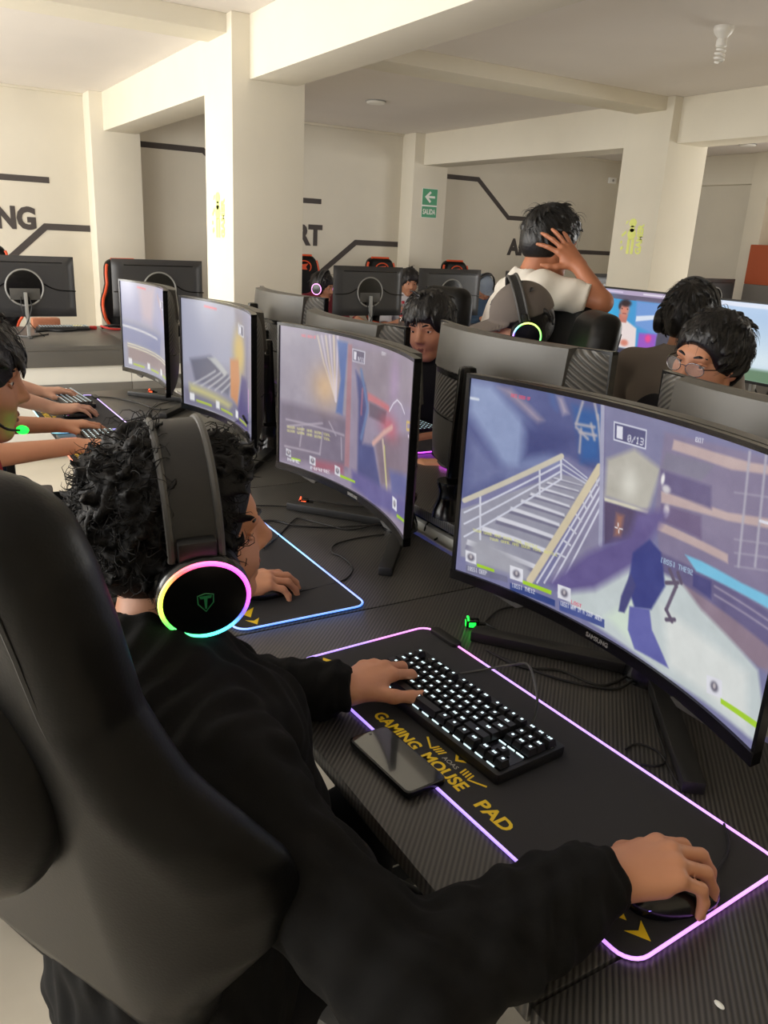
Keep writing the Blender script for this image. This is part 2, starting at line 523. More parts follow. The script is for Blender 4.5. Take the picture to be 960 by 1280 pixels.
# left wall with its windows (daylight side of the room)
lw = MB()
WY = [(-0.4, 1.8), (2.3, 4.0), (4.3, 6.0), (6.3, 7.9)]  # nearest opening is added to lift the area near the camera
lw.box((-2.8, -3, 0), (-2.6, 8.1, 0.85)); lw.box((-2.8, -3, 2.25), (-2.6, 8.1, ZC))
e = [-3] + [v for p in WY for v in p] + [8.1]
for i in range(0, len(e), 2): lw.box((-2.8, e[i], 0.85), (-2.6, e[i + 1], 2.25))
struct(lw.build('wall_left', 'wall'))
for i, (a, b) in enumerate(WY):
    w = thing('window_%d' % (i + 1), '', 'window', (-2.7, a, 0.85)); del w['label']; del w['category']; struct(w)
    fr = MB()
    for y in (a, (a + b) / 2 - 0.025, b - 0.05): fr.box((-2.72, y, 0.85), (-2.67, y + 0.05, 2.25))
    fr.box((-2.72, a, 0.85), (-2.67, b, 0.9)); fr.box((-2.72, a, 2.2), (-2.67, b, 2.25))
    fr.build('window_frame', 'white_panel', w, world=True)
# columns, pilasters, beams
wall_box('column_1', (1.69, 4.50, 0), (2.11, 4.94, ZC), 'column', 0.006)
wall_box('column_2', (4.99, 4.50, 0), (5.41, 4.94, ZC), 'column', 0.006)
wall_box('column_3', (8.16, 5.92, 0), (8.42, 6.14, ZC), 'column', 0.006)
wall_box('pilaster_1', (1.68, 7.85, 0), (2.10, 8.1, ZC), 'column', 0.006)
wall_box('pilaster_2', (4.95, 7.85, 0), (5.38, 8.1, ZC), 'column', 0.006)
wall_box('beam_1', (1.79, -3, 2.268), (2.06, 8.1, ZC), 'column', 0.004)
wall_box('beam_2', (5.07, -3, 2.265), (5.35, 8.1, ZC), 'column', 0.004)
wall_box('beam_3', (8.20, -3, 2.262), (8.45, 8.1, ZC), 'column', 0.004)
wall_box('beam_4', (-2.6, 4.57, 2.48), (8.3, 4.86, ZC), 'column', 0.004)
for k, (x0, x1) in enumerate(((-2.6, 1.68), (2.10, 4.95), (5.38, 8.3))):
    struct(MB().box((x0, 8.075, ZC - 0.022), (x1, 8.1, ZC)).build('trim_%d' % (k + 1), 'column', bevel=0.004))

# ------------------------------------------------------------------ wall paint and signs
WF = (np.array((0, 8.1, 0)), (1, 0, 0), (0, 0, 1), (0, -1, 0))
def stripe(name, pts, w, label):
    """a painted band along a polyline on the back wall with mitred bends"""
    P = [np.array(p, float) for p in pts]; L_, R_ = [], []
    for i, p in enumerate(P):
        d0 = P[i] - P[i - 1] if i else P[1] - P[0]
        d1 = P[i + 1] - P[i] if i < len(P) - 1 else P[i] - P[i - 1]
        d0 /= np.linalg.norm(d0); d1 /= np.linalg.norm(d1)
        n0 = np.array((-d0[1], d0[0])); n1 = np.array((-d1[1], d1[0])); m = n0 + n1; m /= np.linalg.norm(m)
        s_ = w / 2 / max(m @ n0, 0.3)
        L_.append(p + m * s_); R_.append(p - m * s_)
    mb = MB()
    for i in range(len(P) - 1):
        mb.prism([L_[i], L_[i + 1], R_[i + 1], R_[i]], 0.0005, 0.003, WF)
    o = mb.build(name, 'decal'); tag(o, label, 'wall stripe', 'grey stripes painted on the back wall')
stripe('wall_stripe', [(-0.6, 1.85), (1.36, 1.85)], 0.05, 'straight grey stripe high on the left wall bay, ending over the letters NG')
stripe('wall_stripe', [(0.72, 0.95), (1.30, 1.465), (1.68, 1.465)], 0.055, 'bent grey stripe below the letters NG, rising to the left pilaster')
stripe('wall_stripe', [(2.10, 2.215), (2.75, 2.215), (3.05, 1.96)], 0.05, 'dark stripe seen in the gap between left pilaster and big column')
stripe('wall_stripe', [(3.3, 1.84), (4.0, 1.84)], 0.05, 'short grey stripe above the letters RT beside the big column')
stripe('wall_stripe', [(3.9, 1.05), (4.42, 1.456), (4.95, 1.456)], 0.055, 'bent grey stripe right of the letters RT, running to the exit sign pilaster')
stripe('wall_stripe', [(5.38, 2.2), (5.98, 2.2), (6.46, 1.815), (6.95, 1.815)], 0.05, 'long grey stripe stepping down above the standing man')
stripe('wall_stripe', [(7.35, 1.47), (8.3, 1.47)], 0.05, 'straight grey stripe at the right end of the wall beside the lime decal column')
def fit_text(txt, x0, x1, z0, z1, fr, depth, bold, h0=0.0005):
    mb = text_mb(txt, 1.0, 1.0, ((0, 0, 0), (1, 0, 0), (0, 1, 0), (0, 0, 1)), bold=bold)
    a = np.array(mb.v); lo, hi = a.min(0), a.max(0)
    o, ex, ey, en = [np.array(t, float) for t in fr]
    r = MB(); q = (a - lo) / (hi - lo)
    V = o + np.outer(x0 + q[:, 0] * (x1 - x0), ex) + np.outer(z0 + q[:, 1] * (z1 - z0), ey) + np.outer(h0 + q[:, 2] * depth, en)
    r.add(V, mb.f); return r
tag(fit_text('GAMING', 0.37, 1.225, 1.43, 1.625, WF, 0.003, 0.05).build('wall_lettering', 'decal'), 'bold dark letters GAMING on the left wall bay', 'wall lettering', 'painted wall words')
tag(fit_text('ESPORT', 3.17, 4.02, 1.40, 1.615, WF, 0.003, 0.05).build('wall_lettering', 'decal'), 'bold dark letters ESPORT half hidden behind the big column', 'wall lettering', 'painted wall words')
tag(fit_text('ARENA', 6.487, 7.26, 1.395, 1.588, WF, 0.003, 0.05).build('wall_lettering', 'decal'), 'bold dark letters ARENA behind the head of the standing man', 'wall lettering', 'painted wall words')
# exit sign
sg = thing('exit_sign', 'green exit sign with white arrow and SALIDA on the pilaster', 'sign', (5.17, 7.85, 1.9))
SF = (np.array((5.075, 7.85, 1.75)), (1, 0, 0), (0, 0, 1), (0, -1, 0))
MB().box((5.07, 7.846, 1.745), (5.268, 7.85, 2.042)).build('backing', 'sign_white', sg, world=True)
p = MB(); p.prism([(0, 0.125), (0.188, 0.125), (0.188, 0.287), (0, 0.287)], 0.004, 0.0055, SF); p.prism([(0, 0), (0.188, 0), (0.188, 0.11), (0, 0.11)], 0.004, 0.0055, SF)
p.build('green_panel', 'sign_green', sg, world=True)
ar = MB(); ar.prism([(0.055, 0.195), (0.16, 0.195), (0.16, 0.217), (0.055, 0.217)], 0.0055, 0.0065, SF)
ar.prism([(0.03, 0.206), (0.095, 0.265), (0.112, 0.248), (0.066, 0.206)], 0.0055, 0.0067, SF); ar.prism([(0.03, 0.206), (0.066, 0.206), (0.112, 0.164), (0.095, 0.147)], 0.0055, 0.0069, SF)
ar.build('arrow', 'sign_white', sg, world=True)
fit_text('SALIDA', 0.014, 0.174, 0.03, 0.085, SF, 0.001, 0.02, 0.0055).build('lettering', 'sign_white', sg, world=True)
# lime decal on the two columns
def gamer(xf, y0, z0, k, label):
    t = thing('column_decal', label, 'wall decal', (xf, y0, z0), group='lime wall decals')
    F = (np.array((xf, y0, z0)), (0, -k, 0), (0, 0, k), (-1, 0, 0))
    q = MB()
    def disc(c, r, n=18): q.prism([(c[0] + r[0] * math.cos(2 * PI * i / n), c[1] + r[1] * math.sin(2 * PI * i / n)) for i in range(n)], 0.0004, 0.002, F)
    disc((0.105, 0.185), (0.030, 0.026)); disc((0.105, 0.15), (0.02, 0.02)); disc((0.105, 0.118), (0.034, 0.034))
    for x in (0.078, 0.112): q.prism([(x, 0.0), (x + 0.022, 0.0), (x + 0.022, 0.09), (x, 0.09)], 0.0004, 0.002, F)
    q.prism([(0.03, 0.10), (0.062, 0.125), (0.055, 0.14), (0.02, 0.112)], 0.0004, 0.002, F)
    q.prism([(0.02, 0.06), (0.034, 0.06), (0.034, 0.078), (0.02, 0.078)], 0.0004, 0.002, F)
    q.prism([(0.03, 0.018), (0.05, 0.03), (0.044, 0.048), (0.024, 0.036)], 0.0004, 0.002, F)
    q.prism([(0.045, 0.175), (0.06, 0.185), (0.066, 0.2), (0.05, 0.195)], 0.0004, 0.002, F)
    q.build('figure', 'lime', t, world=True)
    VF = (np.array((xf, y0, z0)), (0, 0, k), (0, k, 0), (-1, 0, 0))
    fit_text('GAMER', 0.0, 0.18, -0.20, -0.15, VF, 0.0015, 0.05).build('lettering', 'lime', t, world=True)
gamer(4.99, 4.865, 1.49, 1.22, 'lime gamer decal on the right column')
gamer(1.69, 4.86, 1.47, 1.15, 'faint lime decal on the bright side of the big column')
# ceiling fittings
lamp = thing('ceiling_bulb', 'white spiral bulb in a ceiling lampholder at top right', 'lamp', (3.68, 3.08, ZC))
MB().lathe([(0.046, ZC), (0.048, ZC - 0.012), (0.042, ZC - 0.03), (0.025, ZC - 0.048), (0.021, ZC - 0.052)], (3.68, 3.08, 0), 28).build('lampholder', 'bulb', lamp, world=True)
MB().lathe([(0.022, ZC - 0.052), (0.026, ZC - 0.06), (0.026, ZC - 0.085), (0.02, ZC - 0.092)], (3.68, 3.08, 0), 24).build('ballast', 'bulb', lamp, world=True)
sp = []
for i in range(81):
    a = i / 80; th = a * 2 * PI * 3.6; rr = 0.021 * min(1, 0.35 + 4 * a, 0.4 + 5 * (1 - a))
    sp.append((3.68 + rr * math.cos(th), 3.08 + rr * math.sin(th), ZC - 0.092 - 0.068 * a))
MB().tube(sp, 0.0062, 8).build('spiral_tube', 'bulb', lamp, world=True)
for x, y, l in ((3.64, 6.41, 'flat round white ceiling lamp in the middle bay'), (7.52, 5.78, 'flat round white ceiling lamp at the right edge')):
    d = thing('ceiling_disc_lamp', l, 'lamp', (x, y, ZC), group='flat round ceiling lamps')
    MB().lathe([(0.075, ZC), (0.078, ZC - 0.014), (0.07, ZC - 0.022), (0.01, ZC - 0.024)], (x, y, 0), 32).build('diffuser', 'bulb', d, world=True)
    MB().lathe([(0.084, ZC), (0.084, ZC - 0.008)], (x, y, 0), 32).build('rim', 'light_grey', d, world=True)
sb = thing('wall_box', 'small white junction box high on the back wall', 'wall box', (8.05, 8.1, 2.34))
MB().box((7.99, 8.07, 2.305), (8.11, 8.1, 2.375)).build('cover', 'bulb', sb, world=True, bevel=0.006)
MB().cyl((8.05, 8.07, 2.34), (8.05, 8.066, 2.34), 0.016).build('knob', 'light_grey', sb, world=True)
lk = thing('cabinet', 'red-orange cabinet with dark grey lower half at the right edge', 'cabinet', (8.0, 5.3, 0))
MB().box((7.95, 5.0, 1.24), (8.35, 5.86, 1.64)).build('upper_door', 'door_red', lk, world=True, bevel=0.008)
MB().box((7.95, 5.0, 0.0), (8.35, 5.86, 1.24)).build('lower_body', 'door_grey', lk, world=True, bevel=0.008)
MB().box((7.935, 5.1, 1.38), (7.95, 5.12, 1.5)).build('handle', 'metal_frame', lk, world=True, bevel=0.003)

# ------------------------------------------------------------------ desks
DZ = 0.75
def desk(x0, x1, y0, y1, label, front, group, DZ=0.75):
    """carbon-textured gaming desk; front = -1 user sits on the -x side, +1 on the +x side"""
    t = thing('gaming_desk', label, 'desk', ((x0 + x1) / 2, (y0 + y1) / 2, 0), group=group)
    g = 0.0015
    MB().box((x0, y0 + g, DZ - 0.028), (x1, y1 - g, DZ)).build('desktop', 'desk', t, world=True, bevel=0.004)
    for y in (y0 + 0.04, y1 - 0.04):
        m = MB(); m.box((x0 + 0.06, y - 0.025, 0.0), (x1 - 0.06, y + 0.025, 0.03)); m.box(((x0 + x1) / 2 - 0.05, y - 0.02, 0.03), ((x0 + x1) / 2 + 0.05, y + 0.02, DZ - 0.06)); m.box((x0 + 0.06, y - 0.02, DZ - 0.06), (x1 - 0.06, y + 0.02, DZ - 0.028))
        m.build('leg', 'steel', t, world=True, bevel=0.004)
    xb = x1 - 0.05 if front < 0 else x0 + 0.03
    MB().box((xb, y0 + 0.06, 0.42), (xb + 0.02, y1 - 0.06, DZ - 0.06)).build('modesty_panel', 'white_panel', t, world=True, bevel=0.003)
    return t
SEAM = [-0.455, 0.465, 1.385, 2.305, 3.225, 4.05]
nm = ['nearest', 'second', 'third', 'fourth', 'farthest']
for i in range(5):
    desk(0.496, 1.17, SEAM[i], SEAM[i + 1], ['black carbon-textured desk at the bottom right corner, nearest the camera', 'black carbon-textured desk under the large staircase screen and backlit keyboard', 'black carbon-textured desk with the blue-edged mouse pad', 'black carbon-textured desk behind the curly-haired head', 'black carbon-textured desk at the far end by the white panels'][i], -1, 'desks of the near row')
SEAM2 = [-0.455, 0.465, 1.385, 2.305, 3.225, 4.12]
for i in range(5):
    desk(1.215, 1.885, SEAM2[i], SEAM2[i + 1], ['opposite desk beyond the bottom right screen, hidden at the frame edge', 'opposite desk behind the large staircase screen', 'opposite desk with the black-post monitor behind the near screen gap', 'opposite desk in front of the black-haired player', 'opposite desk at its far end beside the big column'][i], 1, 'desks of the opposite row', 0.805)
# white cable tray between the two rows
for i in range(4):
    t = thing('cable_tray', ['white cable tray between the rows behind the staircase screen', 'white cable tray with blue glow in the gap left of the staircase screen', 'white cable tray behind the second screen', 'white cable tray at the far end of the rows'][i], 'cable tray', (1.19, (SEAM[i + 1] + SEAM[i + 2]) / 2, 0.0), group='cable trays between the rows')
    m = MB(); m.box((1.175, SEAM[i + 1] + 0.01, 0.655), (1.21, SEAM[i + 2] - 0.01, 0.66)); m.box((1.175, SEAM[i + 1] + 0.01, 0.66), (1.179, SEAM[i + 2] - 0.01, 0.735)); m.box((1.207, SEAM[i + 1] + 0.01, 0.66), (1.211, SEAM[i + 2] - 0.01, 0.735))
    for yy in (SEAM[i + 1] + 0.1, SEAM[i + 2] - 0.13): MB().box((1.18, yy, 0.0), (1.205, yy + 0.03, 0.655)).build('bracket', 'steel', t, world=True)
    m.build('trough', 'white_panel', t, world=True)
    MB().tube([(1.192, SEAM[i + 1] + 0.05, 0.664), (1.192, SEAM[i + 2] - 0.05, 0.664)], 0.004, 8).build('led_strip', 'led_blue', t, world=True)
# far row along the back wall
for i in range(10):
    x0 = -0.44 + i * 0.915; x1 = min(x0 + 0.912, 7.9)
    lab = ['far desk out at the left edge', 'far desk under the wire-stand monitor at the left', 'far desk under the second far monitor, left of the big column', 'far desk hidden behind the big column', 'far desk in front of the maroon hoodie player', 'far desk under the monitor beside the grey-cap player', 'far desk behind the standing man', 'far desk right of the standing man', 'far desk behind the right column', 'far desk at the right end of the back row'][i]
    t = thing('far_desk', lab, 'desk', (x0 + 0.45, 6.05, 0), group='desks along the back wall')
    MB().box((x0, 5.64, DZ - 0.03), (x1, 6.78, DZ)).build('desktop', 'far_desk', t, world=True, bevel=0.004)
    MB().box((x0, 5.645, DZ - 0.135), (x1, 5.67, DZ - 0.03)).build('apron', 'far_desk', t, world=True, bevel=0.003)
    MB().box((x0, 5.665, DZ - 0.25), (x1, 5.68, DZ - 0.135)).build('upper_panel', 'white_panel', t, world=True)
    MB().box((x0, 5.655, DZ - 0.31), (x1, 5.68, DZ - 0.25)).build('rail', 'grey_rail', t, world=True, bevel=0.003)
    MB().box((x0, 5.665, 0.05), (x1, 5.68, DZ - 0.31)).build('lower_panel', 'white_panel', t, world=True)
    for x in (x0 + 0.02, x1 - 0.05): MB().box((x, 5.68, 0), (x + 0.03, 6.74, DZ - 0.03)).build('leg', 'steel', t, world=True)
# third row, right of the aisle
for i in range(4):
    y0 = 1.45 + i * 0.92
    desk(3.42, 4.1, y0, y0 + 0.92, ['third-row desk at the right edge of the frame', 'third-row desk below the blue sky screen', 'third-row desk below the video call screen', 'third-row desk behind the empty chair'][i], -1, 'desks of the third row')
# ------------------------------------------------------------------ desk weave and rib materials
def weave(name, c0, c1, rough, scale, rot, strength, dist, metal=0.0):
    m = mat(name, c0, rough, metal); nt = m.node_tree; N = nt.nodes; L = nt.links; b = N['Principled BSDF']
    tc = N.new('ShaderNodeTexCoord'); mp = N.new('ShaderNodeMapping'); mp.inputs['Rotation'].default_value = rot
    w = N.new('ShaderNodeTexWave'); w.bands_direction = 'X'; w.inputs['Scale'].default_value = scale
    L.new(tc.outputs['Object'], mp.inputs['Vector']); L.new(mp.outputs['Vector'], w.inputs['Vector'])
    mx = N.new('ShaderNodeMix'); mx.data_type = 'RGBA'; mx.inputs['A'].default_value = (*lin(c0), 1); mx.inputs['B'].default_value = (*lin(c1), 1)
    L.new(w.outputs['Fac'], mx.inputs['Factor']); L.new(mx.outputs['Result'], b.inputs['Base Color'])
    bp = N.new('ShaderNodeBump'); bp.inputs['Strength'].default_value = strength; bp.inputs['Distance'].default_value = dist
    L.new(w.outputs['Fac'], bp.inputs['Height']); L.new(bp.outputs['Normal'], b.inputs['Normal'])
    MT[name] = m
weave('desk', '#2c2b2a', '#514f4c', 0.33, 46, (0, 0, PI / 4), 0.35, 0.001)
weave('rib_a', '#3e3c39', '#63605b', 0.4, 24, (0.6, PI / 2, 0), 0.8, 0.004, 0.1)
weave('rib_b', '#3e3c39', '#63605b', 0.4, 24, (-0.6, PI / 2, 0), 0.8, 0.004, 0.1)
for o in list(bpy.data.objects):
    if o.type == 'MESH' and o.name.startswith('desktop') and o.data.materials[0].name.startswith('desk'): o.data.materials[0] = MT['desk']

# ------------------------------------------------------------------ pictures shown on the screens
FONT = {'A': '01110100011000111111100011000110001', 'B': '11110100011000111110100011000111110', 'C': '01111100001000010000100001000001111', 'D': '11110100011000110001100011000111110', 'E': '11111100001000011110100001000011111', 'F': '11111100001000011110100001000010000', 'G': '01111100001000010011100011000101111', 'H': '10001100011000111111100011000110001', 'I': '01110001000010000100001000010001110', 'L': '10000100001000010000100001000011111', 'M': '10001110111010110001100011000110001', 'N': '10001110011010110011100011000110001', 'O': '01110100011000110001100011000101110', 'P': '11110100011000111110100001000010000', 'R': '11110100011000111110101001001010001', 'S': '01111100001000001110000010000111110', 'T': '11111001000010000100001000010000100', 'U': '10001100011000110001100011000101110', 'W': '10001100011000110101101011101110001', 'X': '10001100010101000100010101000110001', '0': '01110100011001110101110011000101110', '1': '00100011000010000100001000010001110', '2': '01110100010000100110010001000011111', '3': '11110000010000101110000010000111110', '9': '01110100011000101111000010000101110', '/': '00001000100001000100010000100010000', '[': '01100010000100001000010000100001100', ']': '00110000100001000010000100001000110', ' ': '0' * 35, '.': '0' * 30 + '00100'}
class Canvas:
    def __init__(s, w, h, base):
        s.w, s.h = w, h; s.a = np.zeros((h, w, 3), np.float32); s.a[:] = np.array(base) / 255
        s.map = lambda p: (p[0] * w, p[1] * h)
    def pts(s, P): return np.array([s.map(p) for p in P], float)
    def sd(s, P, closed=True):
        m = 14; x0, y0 = np.floor(P.min(0) - m).astype(int); x1, y1 = np.ceil(P.max(0) + m).astype(int)
        x0, y0 = max(x0, 0), max(y0, 0); x1, y1 = min(x1, s.w), min(y1, s.h)
        if x1 <= x0 or y1 <= y0: return None
        X, Y = np.meshgrid(np.arange(x0, x1) + 0.0, np.arange(y0, y1) + 0.0)
        d = np.full(X.shape, 1e9); ins = np.zeros(X.shape, bool); n = len(P)
        for i in range(n if closed else n - 1):
            a, b = P[i], P[(i + 1) % n]; e = b - a; l2 = max(e @ e, 1e-9)
            t = np.clip(((X - a[0]) * e[0] + (Y - a[1]) * e[1]) / l2, 0, 1)
            d = np.minimum(d, np.hypot(X - a[0] - t * e[0], Y - a[1] - t * e[1]))
            if closed:
                c = (a[1] > Y) != (b[1] > Y)
                ins ^= c & (X < (b[0] - a[0]) * (Y - a[1]) / (b[1] - a[1] if abs(b[1] - a[1]) > 1e-9 else 1e-9) + a[0])
        return (slice(y0, y1), slice(x0, x1)), np.where(ins, -d, d)
    def mix(s, sl, m, c):
        m = np.clip(m, 0, 1)[..., None]; s.a[sl] = s.a[sl] * (1 - m) + np.array(c) / 255 * m
    def poly(s, P, c, al=1.0, soft=1.0):
        r = s.sd(s.pts(P))
        if r: s.mix(r[0], (0.5 - r[1] / soft) * al, c)
    def line(s, P, w, c, al=1.0, soft=1.0):
        r = s.sd(s.pts(P), False)
        if r: s.mix(r[0], ((w / 2 - r[1]) / soft + 0.5) * al, c)
    def blob(s, p, rx, ry, c, al=1.0, pw=1.0):
        q = np.array(s.map(p)); X, Y = np.meshgrid(np.arange(s.w), np.arange(s.h))
        g = np.exp(-(((X - q[0]) / rx) ** 2 + ((Y - q[1]) / ry) ** 2) ** pw)
        s.mix((slice(None), slice(None)), g * al, c)
    def noise(s, amp, seed, cell=6):
        g = np.random.default_rng(seed)
        for k, cc in enumerate((cell * 4, cell * 2, cell)):
            n = g.normal(size=(s.h // cc + 2, s.w // cc + 2))
            yi = np.arange(s.h) / cc; xi = np.arange(s.w) / cc; y0 = yi.astype(int); x0 = xi.astype(int); fy = (yi - y0)[:, None]; fx = (xi - x0)[None]
            v = (n[y0][:, x0] * (1 - fy) + n[y0 + 1][:, x0] * fy) * (1 - fx) + (n[y0][:, x0 + 1] * (1 - fy) + n[y0 + 1][:, x0 + 1] * fy) * fx
            s.a += (v * amp / (1 + k) / 255)[..., None].astype(np.float32)
    def text(s, t, p, q, hgt, c):
        """letters from p to q along the baseline, hgt = canvas pixels high"""
        a, b = s.pts([p, q]); e = (b - a) / (len(t) * 6); u = np.array((e[1], -e[0])); u = u / max(np.linalg.norm(u), 1e-6) * hgt / 7
        if u[1] > 0: u = -u
        for i, ch in enumerate(t):
            g = FONT.get(ch.upper(), FONT['O'])
            for r in range(7):
                row = g[r * 5:r * 5 + 5]; k = 0
                while k < 5:
                    if row[k] == '1':
                        k2 = k
                        while k2 < 5 and row[k2] == '1': k2 += 1
                        o = a + e * (i * 6 + k) + u * (6 - r); w = e * (k2 - k)
                        rr = s.sd(np.array([o, o + w, o + w + u, o + u]))
                        if rr: s.mix(rr[0], 0.5 - rr[1], c)
                        k = k2
                    else: k += 1
def screen_cyl(yc, x0=1.155, half=0.35, zlo=0.873, zhi=1.267):
    """photo pixel -> (u, v) on a curved screen standing on the near row"""
    cx = x0 - 1.147
    def f(x, y):
        d = ray(x, y); ox, oy = -cx, -yc
        A = d[0] ** 2 + d[1] ** 2; B = 2 * (ox * d[0] + oy * d[1]); Cc = ox * ox + oy * oy - 1
        t = (-B + math.sqrt(max(B * B - 4 * A * Cc, 0))) / (2 * A)
        p = EYE + d * t
        return (half - (p[1] - yc)) / (2 * half), (zhi - p[2]) / (zhi - zlo)
    return f
def hud(c, q, sets, box, lw=1.0):
    for (a, b, bar, nm_, name) in sets:
        c.poly([q(*a), q(b[0], a[1] + (b[1] - a[1]) * 0.25), q(*b), q(a[0], b[1] - (b[1] - a[1]) * 0.25)], (222, 222, 228))
        m = ((a[0] + b[0]) / 2, (a[1] + b[1]) / 2)
        c.blob(q(*m), 0.012 * c.w, 0.02 * c.h, (52, 48, 62), 0.85, 2); c.blob(q(m[0], m[1] - 2), 0.005 * c.w, 0.012 * c.h, (210, 200, 198), 0.8, 2)
        if bar: c.poly([q(*p) for p in bar], (158, 205, 30))
        if nm_: c.text(name, q(*nm_[0]), q(*nm_[1]), 0.022 * c.h * lw, (236, 236, 240))

YC1, YC2 = 0.900, 1.800
def paint_stairs():
    c = Canvas(520, 292, (112, 112, 150)); uv = screen_cyl(YC1); c.map = lambda p: (lambda t: (t[0] * c.w, t[1] * c.h))(uv(560 + p[0] / 2.4, 440 + p[1] / 2.4)); q = lambda x, y: (x, y)
    P = c.poly; Ln = c.line
    P([(40, 60), (475, 150), (475, 380), (340, 300), (40, 450)], (70, 78, 128), 1, 8)
    P([(60, 80), (135, 92), (330, 330), (180, 370), (60, 180)], (132, 148, 186), 0.9, 18)
    P([(60, 300), (60, 240), (150, 330), (250, 350), (60, 420)], (96, 104, 148), 0.7, 14)
    P([(150, 105), (190, 108), (290, 205), (270, 215)], (146, 134, 152), 0.8, 8); P([(325, 130), (345, 135), (365, 185), (345, 190)], (150, 140, 160), 0.8, 6)
    P([(375, 160), (470, 180), (455, 330), (400, 330)], (34, 82, 148), 0.9, 12); P([(230, 210), (400, 250), (350, 305), (220, 330)], (52, 60, 112), 0.8, 16); P([(300, 110), (320, 112), (330, 180), (310, 160)], (60, 90, 150), 0.6, 8)
    for a, b in (((405, 150), (385, 215)), ((440, 150), (450, 200)), ((385, 215), (440, 225)), ((395, 240), (445, 250)), ((400, 230), (395, 300)), ((430, 215), (440, 262)), ((450, 190), (462, 330)), ((385, 225), (420, 260))): Ln([a, b], 4, (176, 168, 172), 0.8, 3)
    # stair flight
    P([(40, 470), (340, 365), (425, 385), (260, 690), (40, 610)], (142, 142, 156), 1, 3)
    for i, (a, b) in enumerate((((60, 560), (275, 640)), ((105, 520), (300, 590)), ((150, 490), (318, 548)), ((190, 462), (335, 512)), ((222, 440), (350, 484)), ((250, 420), (365, 458)), ((275, 402), (378, 434)), ((300, 388), (392, 414)), ((320, 375), (402, 398)))):
        w = 16 - i * 1.6
        P([a, b, (b[0] + 2, b[1] + w), (a[0] - 4, a[1] + w)], (212, 212, 220), 0.95, 2); P([(a[0] - 4, a[1] + w), (b[0] + 2, b[1] + w), (b[0] + 4, b[1] + w * 1.8), (a[0] - 8, a[1] + w * 1.8)], (104, 102, 124), 0.8, 2)
    P([(60, 570), (95, 540), (250, 640), (245, 690), (60, 640)], (158, 158, 166), 0.6, 10)
    for dy in (28, 62, 100): Ln([(50, 452 + dy), (340, 318 + dy * 0.62)], 2.6, (206, 208, 222))
    for x, y0, y1 in ((98, 425, 560), (276, 345, 425), (340, 312, 378)): Ln([(x, y0), (x, y1)], 3.2, (205, 206, 218))
    Ln([(50, 444), (342, 312)], 7.5, (198, 190, 168), 1, 1.5)
    for k in (0.02, 0.25, 0.5): Ln([(345, 318 + 70 * k), (418, 376 + 40 * k)], 2, (190, 192, 208))
    P([(455, 350), (300, 690), (420, 690), (475, 560), (475, 400)], (128, 124, 150), 0.75, 3)
    for k in (22, 44, 68, 95): Ln([(246 + k, 690), (455 + k * 0.12, 352 + k)], 2.8, (208, 208, 222))
    for i in range(7): Ln([(325 + i * 20, 600 - i * 38), (352 + i * 16, 614 - i * 36)], 3, (196, 196, 208), 0.9)
    Ln([(246, 684), (455, 346)], 11, (208, 194, 160), 1, 1.5)
    Ln([(466, 140), (458, 575)], 7, (158, 158, 182), 1, 2); Ln([(473, 150), (466, 575)], 2.5, (110, 105, 140))
    # lit board in the middle
    P([(472, 150), (720, 235), (640, 480), (470, 440)], (116, 116, 150), 1, 4)
    P([(478, 320), (560, 290), (640, 350), (600, 478), (470, 432)], (176, 172, 158), 1, 8); c.blob((545, 395), 14, 20, (222, 220, 206), 0.9); P([(470, 435), (602, 476), (598, 486), (470, 446)], (210, 205, 180), 1, 2)
    P([(470, 446), (600, 486), (560, 560), (470, 575)], (74, 62, 92), 1, 3); P([(505, 480), (530, 488), (520, 555), (497, 550)], (150, 100, 84), 0.7, 5)
    # mall floors on the right
    P([(650, 240), (1000, 330), (1000, 1000), (880, 900), (640, 640), (620, 480)], (122, 112, 140), 1, 5)
    for p in ([(678, 262), (800, 300), (905, 330), (1000, 345), (1000, 372), (850, 352), (672, 292)], [(640, 415), (840, 480), (1000, 505), (1000, 535), (840, 505), (640, 450)], [(630, 505), (840, 605), (840, 632), (628, 532)]): P(p, (186, 162, 158), 1, 3)
    P([(655, 300), (800, 340), (760, 385), (640, 350)], (118, 114, 134), 1, 4); P([(640, 352), (790, 402), (790, 470), (640, 412)], (88, 78, 118), 1, 5); P([(640, 455), (760, 490), (760, 560), (640, 505)], (100, 84, 120), 1, 5)
    for x in (905, 955): Ln([(x, 300), (x - 34, 640)], 4, (168, 164, 178), 0.7, 2)
    for y in (420, 560, 600, 640): Ln([(860, y), (1000, y + 20)], 2, (170, 166, 178), 0.5, 2)
    c.blob((645, 380), 3, 7, (238, 236, 232), 1, 2); c.blob((655, 410), 7, 5, (220, 216, 214), 0.9, 2); c.blob((655, 475), 5, 8, (222, 214, 214), 0.9, 2)
    P([(620, 590), (1000, 800), (1000, 950), (850, 860), (640, 700)], (92, 84, 122), 1, 4)
    P([(712, 606), (760, 625), (880, 690), (1000, 750), (1000, 790), (880, 722), (745, 655)], (112, 190, 222), 1, 3)
    P([(735, 660), (790, 685), (790, 740), (735, 700)], (60, 58, 110), 1, 3); P([(700, 690), (960, 880), (1000, 960), (930, 940), (720, 760)], (132, 112, 126), 1, 4)
    for k in (0, 26): Ln([(800, 700 + k), (1000, 830 + k)], 2.5, (150, 140, 160), 0.8, 2)
    # bright floor, arm and weapon
    P([(330, 720), (560, 620), (700, 690), (760, 770), (930, 950), (960, 1200), (640, 960), (430, 810)], (192, 202, 200), 1, 6); P([(470, 790), (560, 730), (560, 880)], (206, 222, 202), 0.8, 10)
    P([(640, 760), (900, 960), (900, 1140), (660, 940)], (216, 220, 214), 0.8, 12)
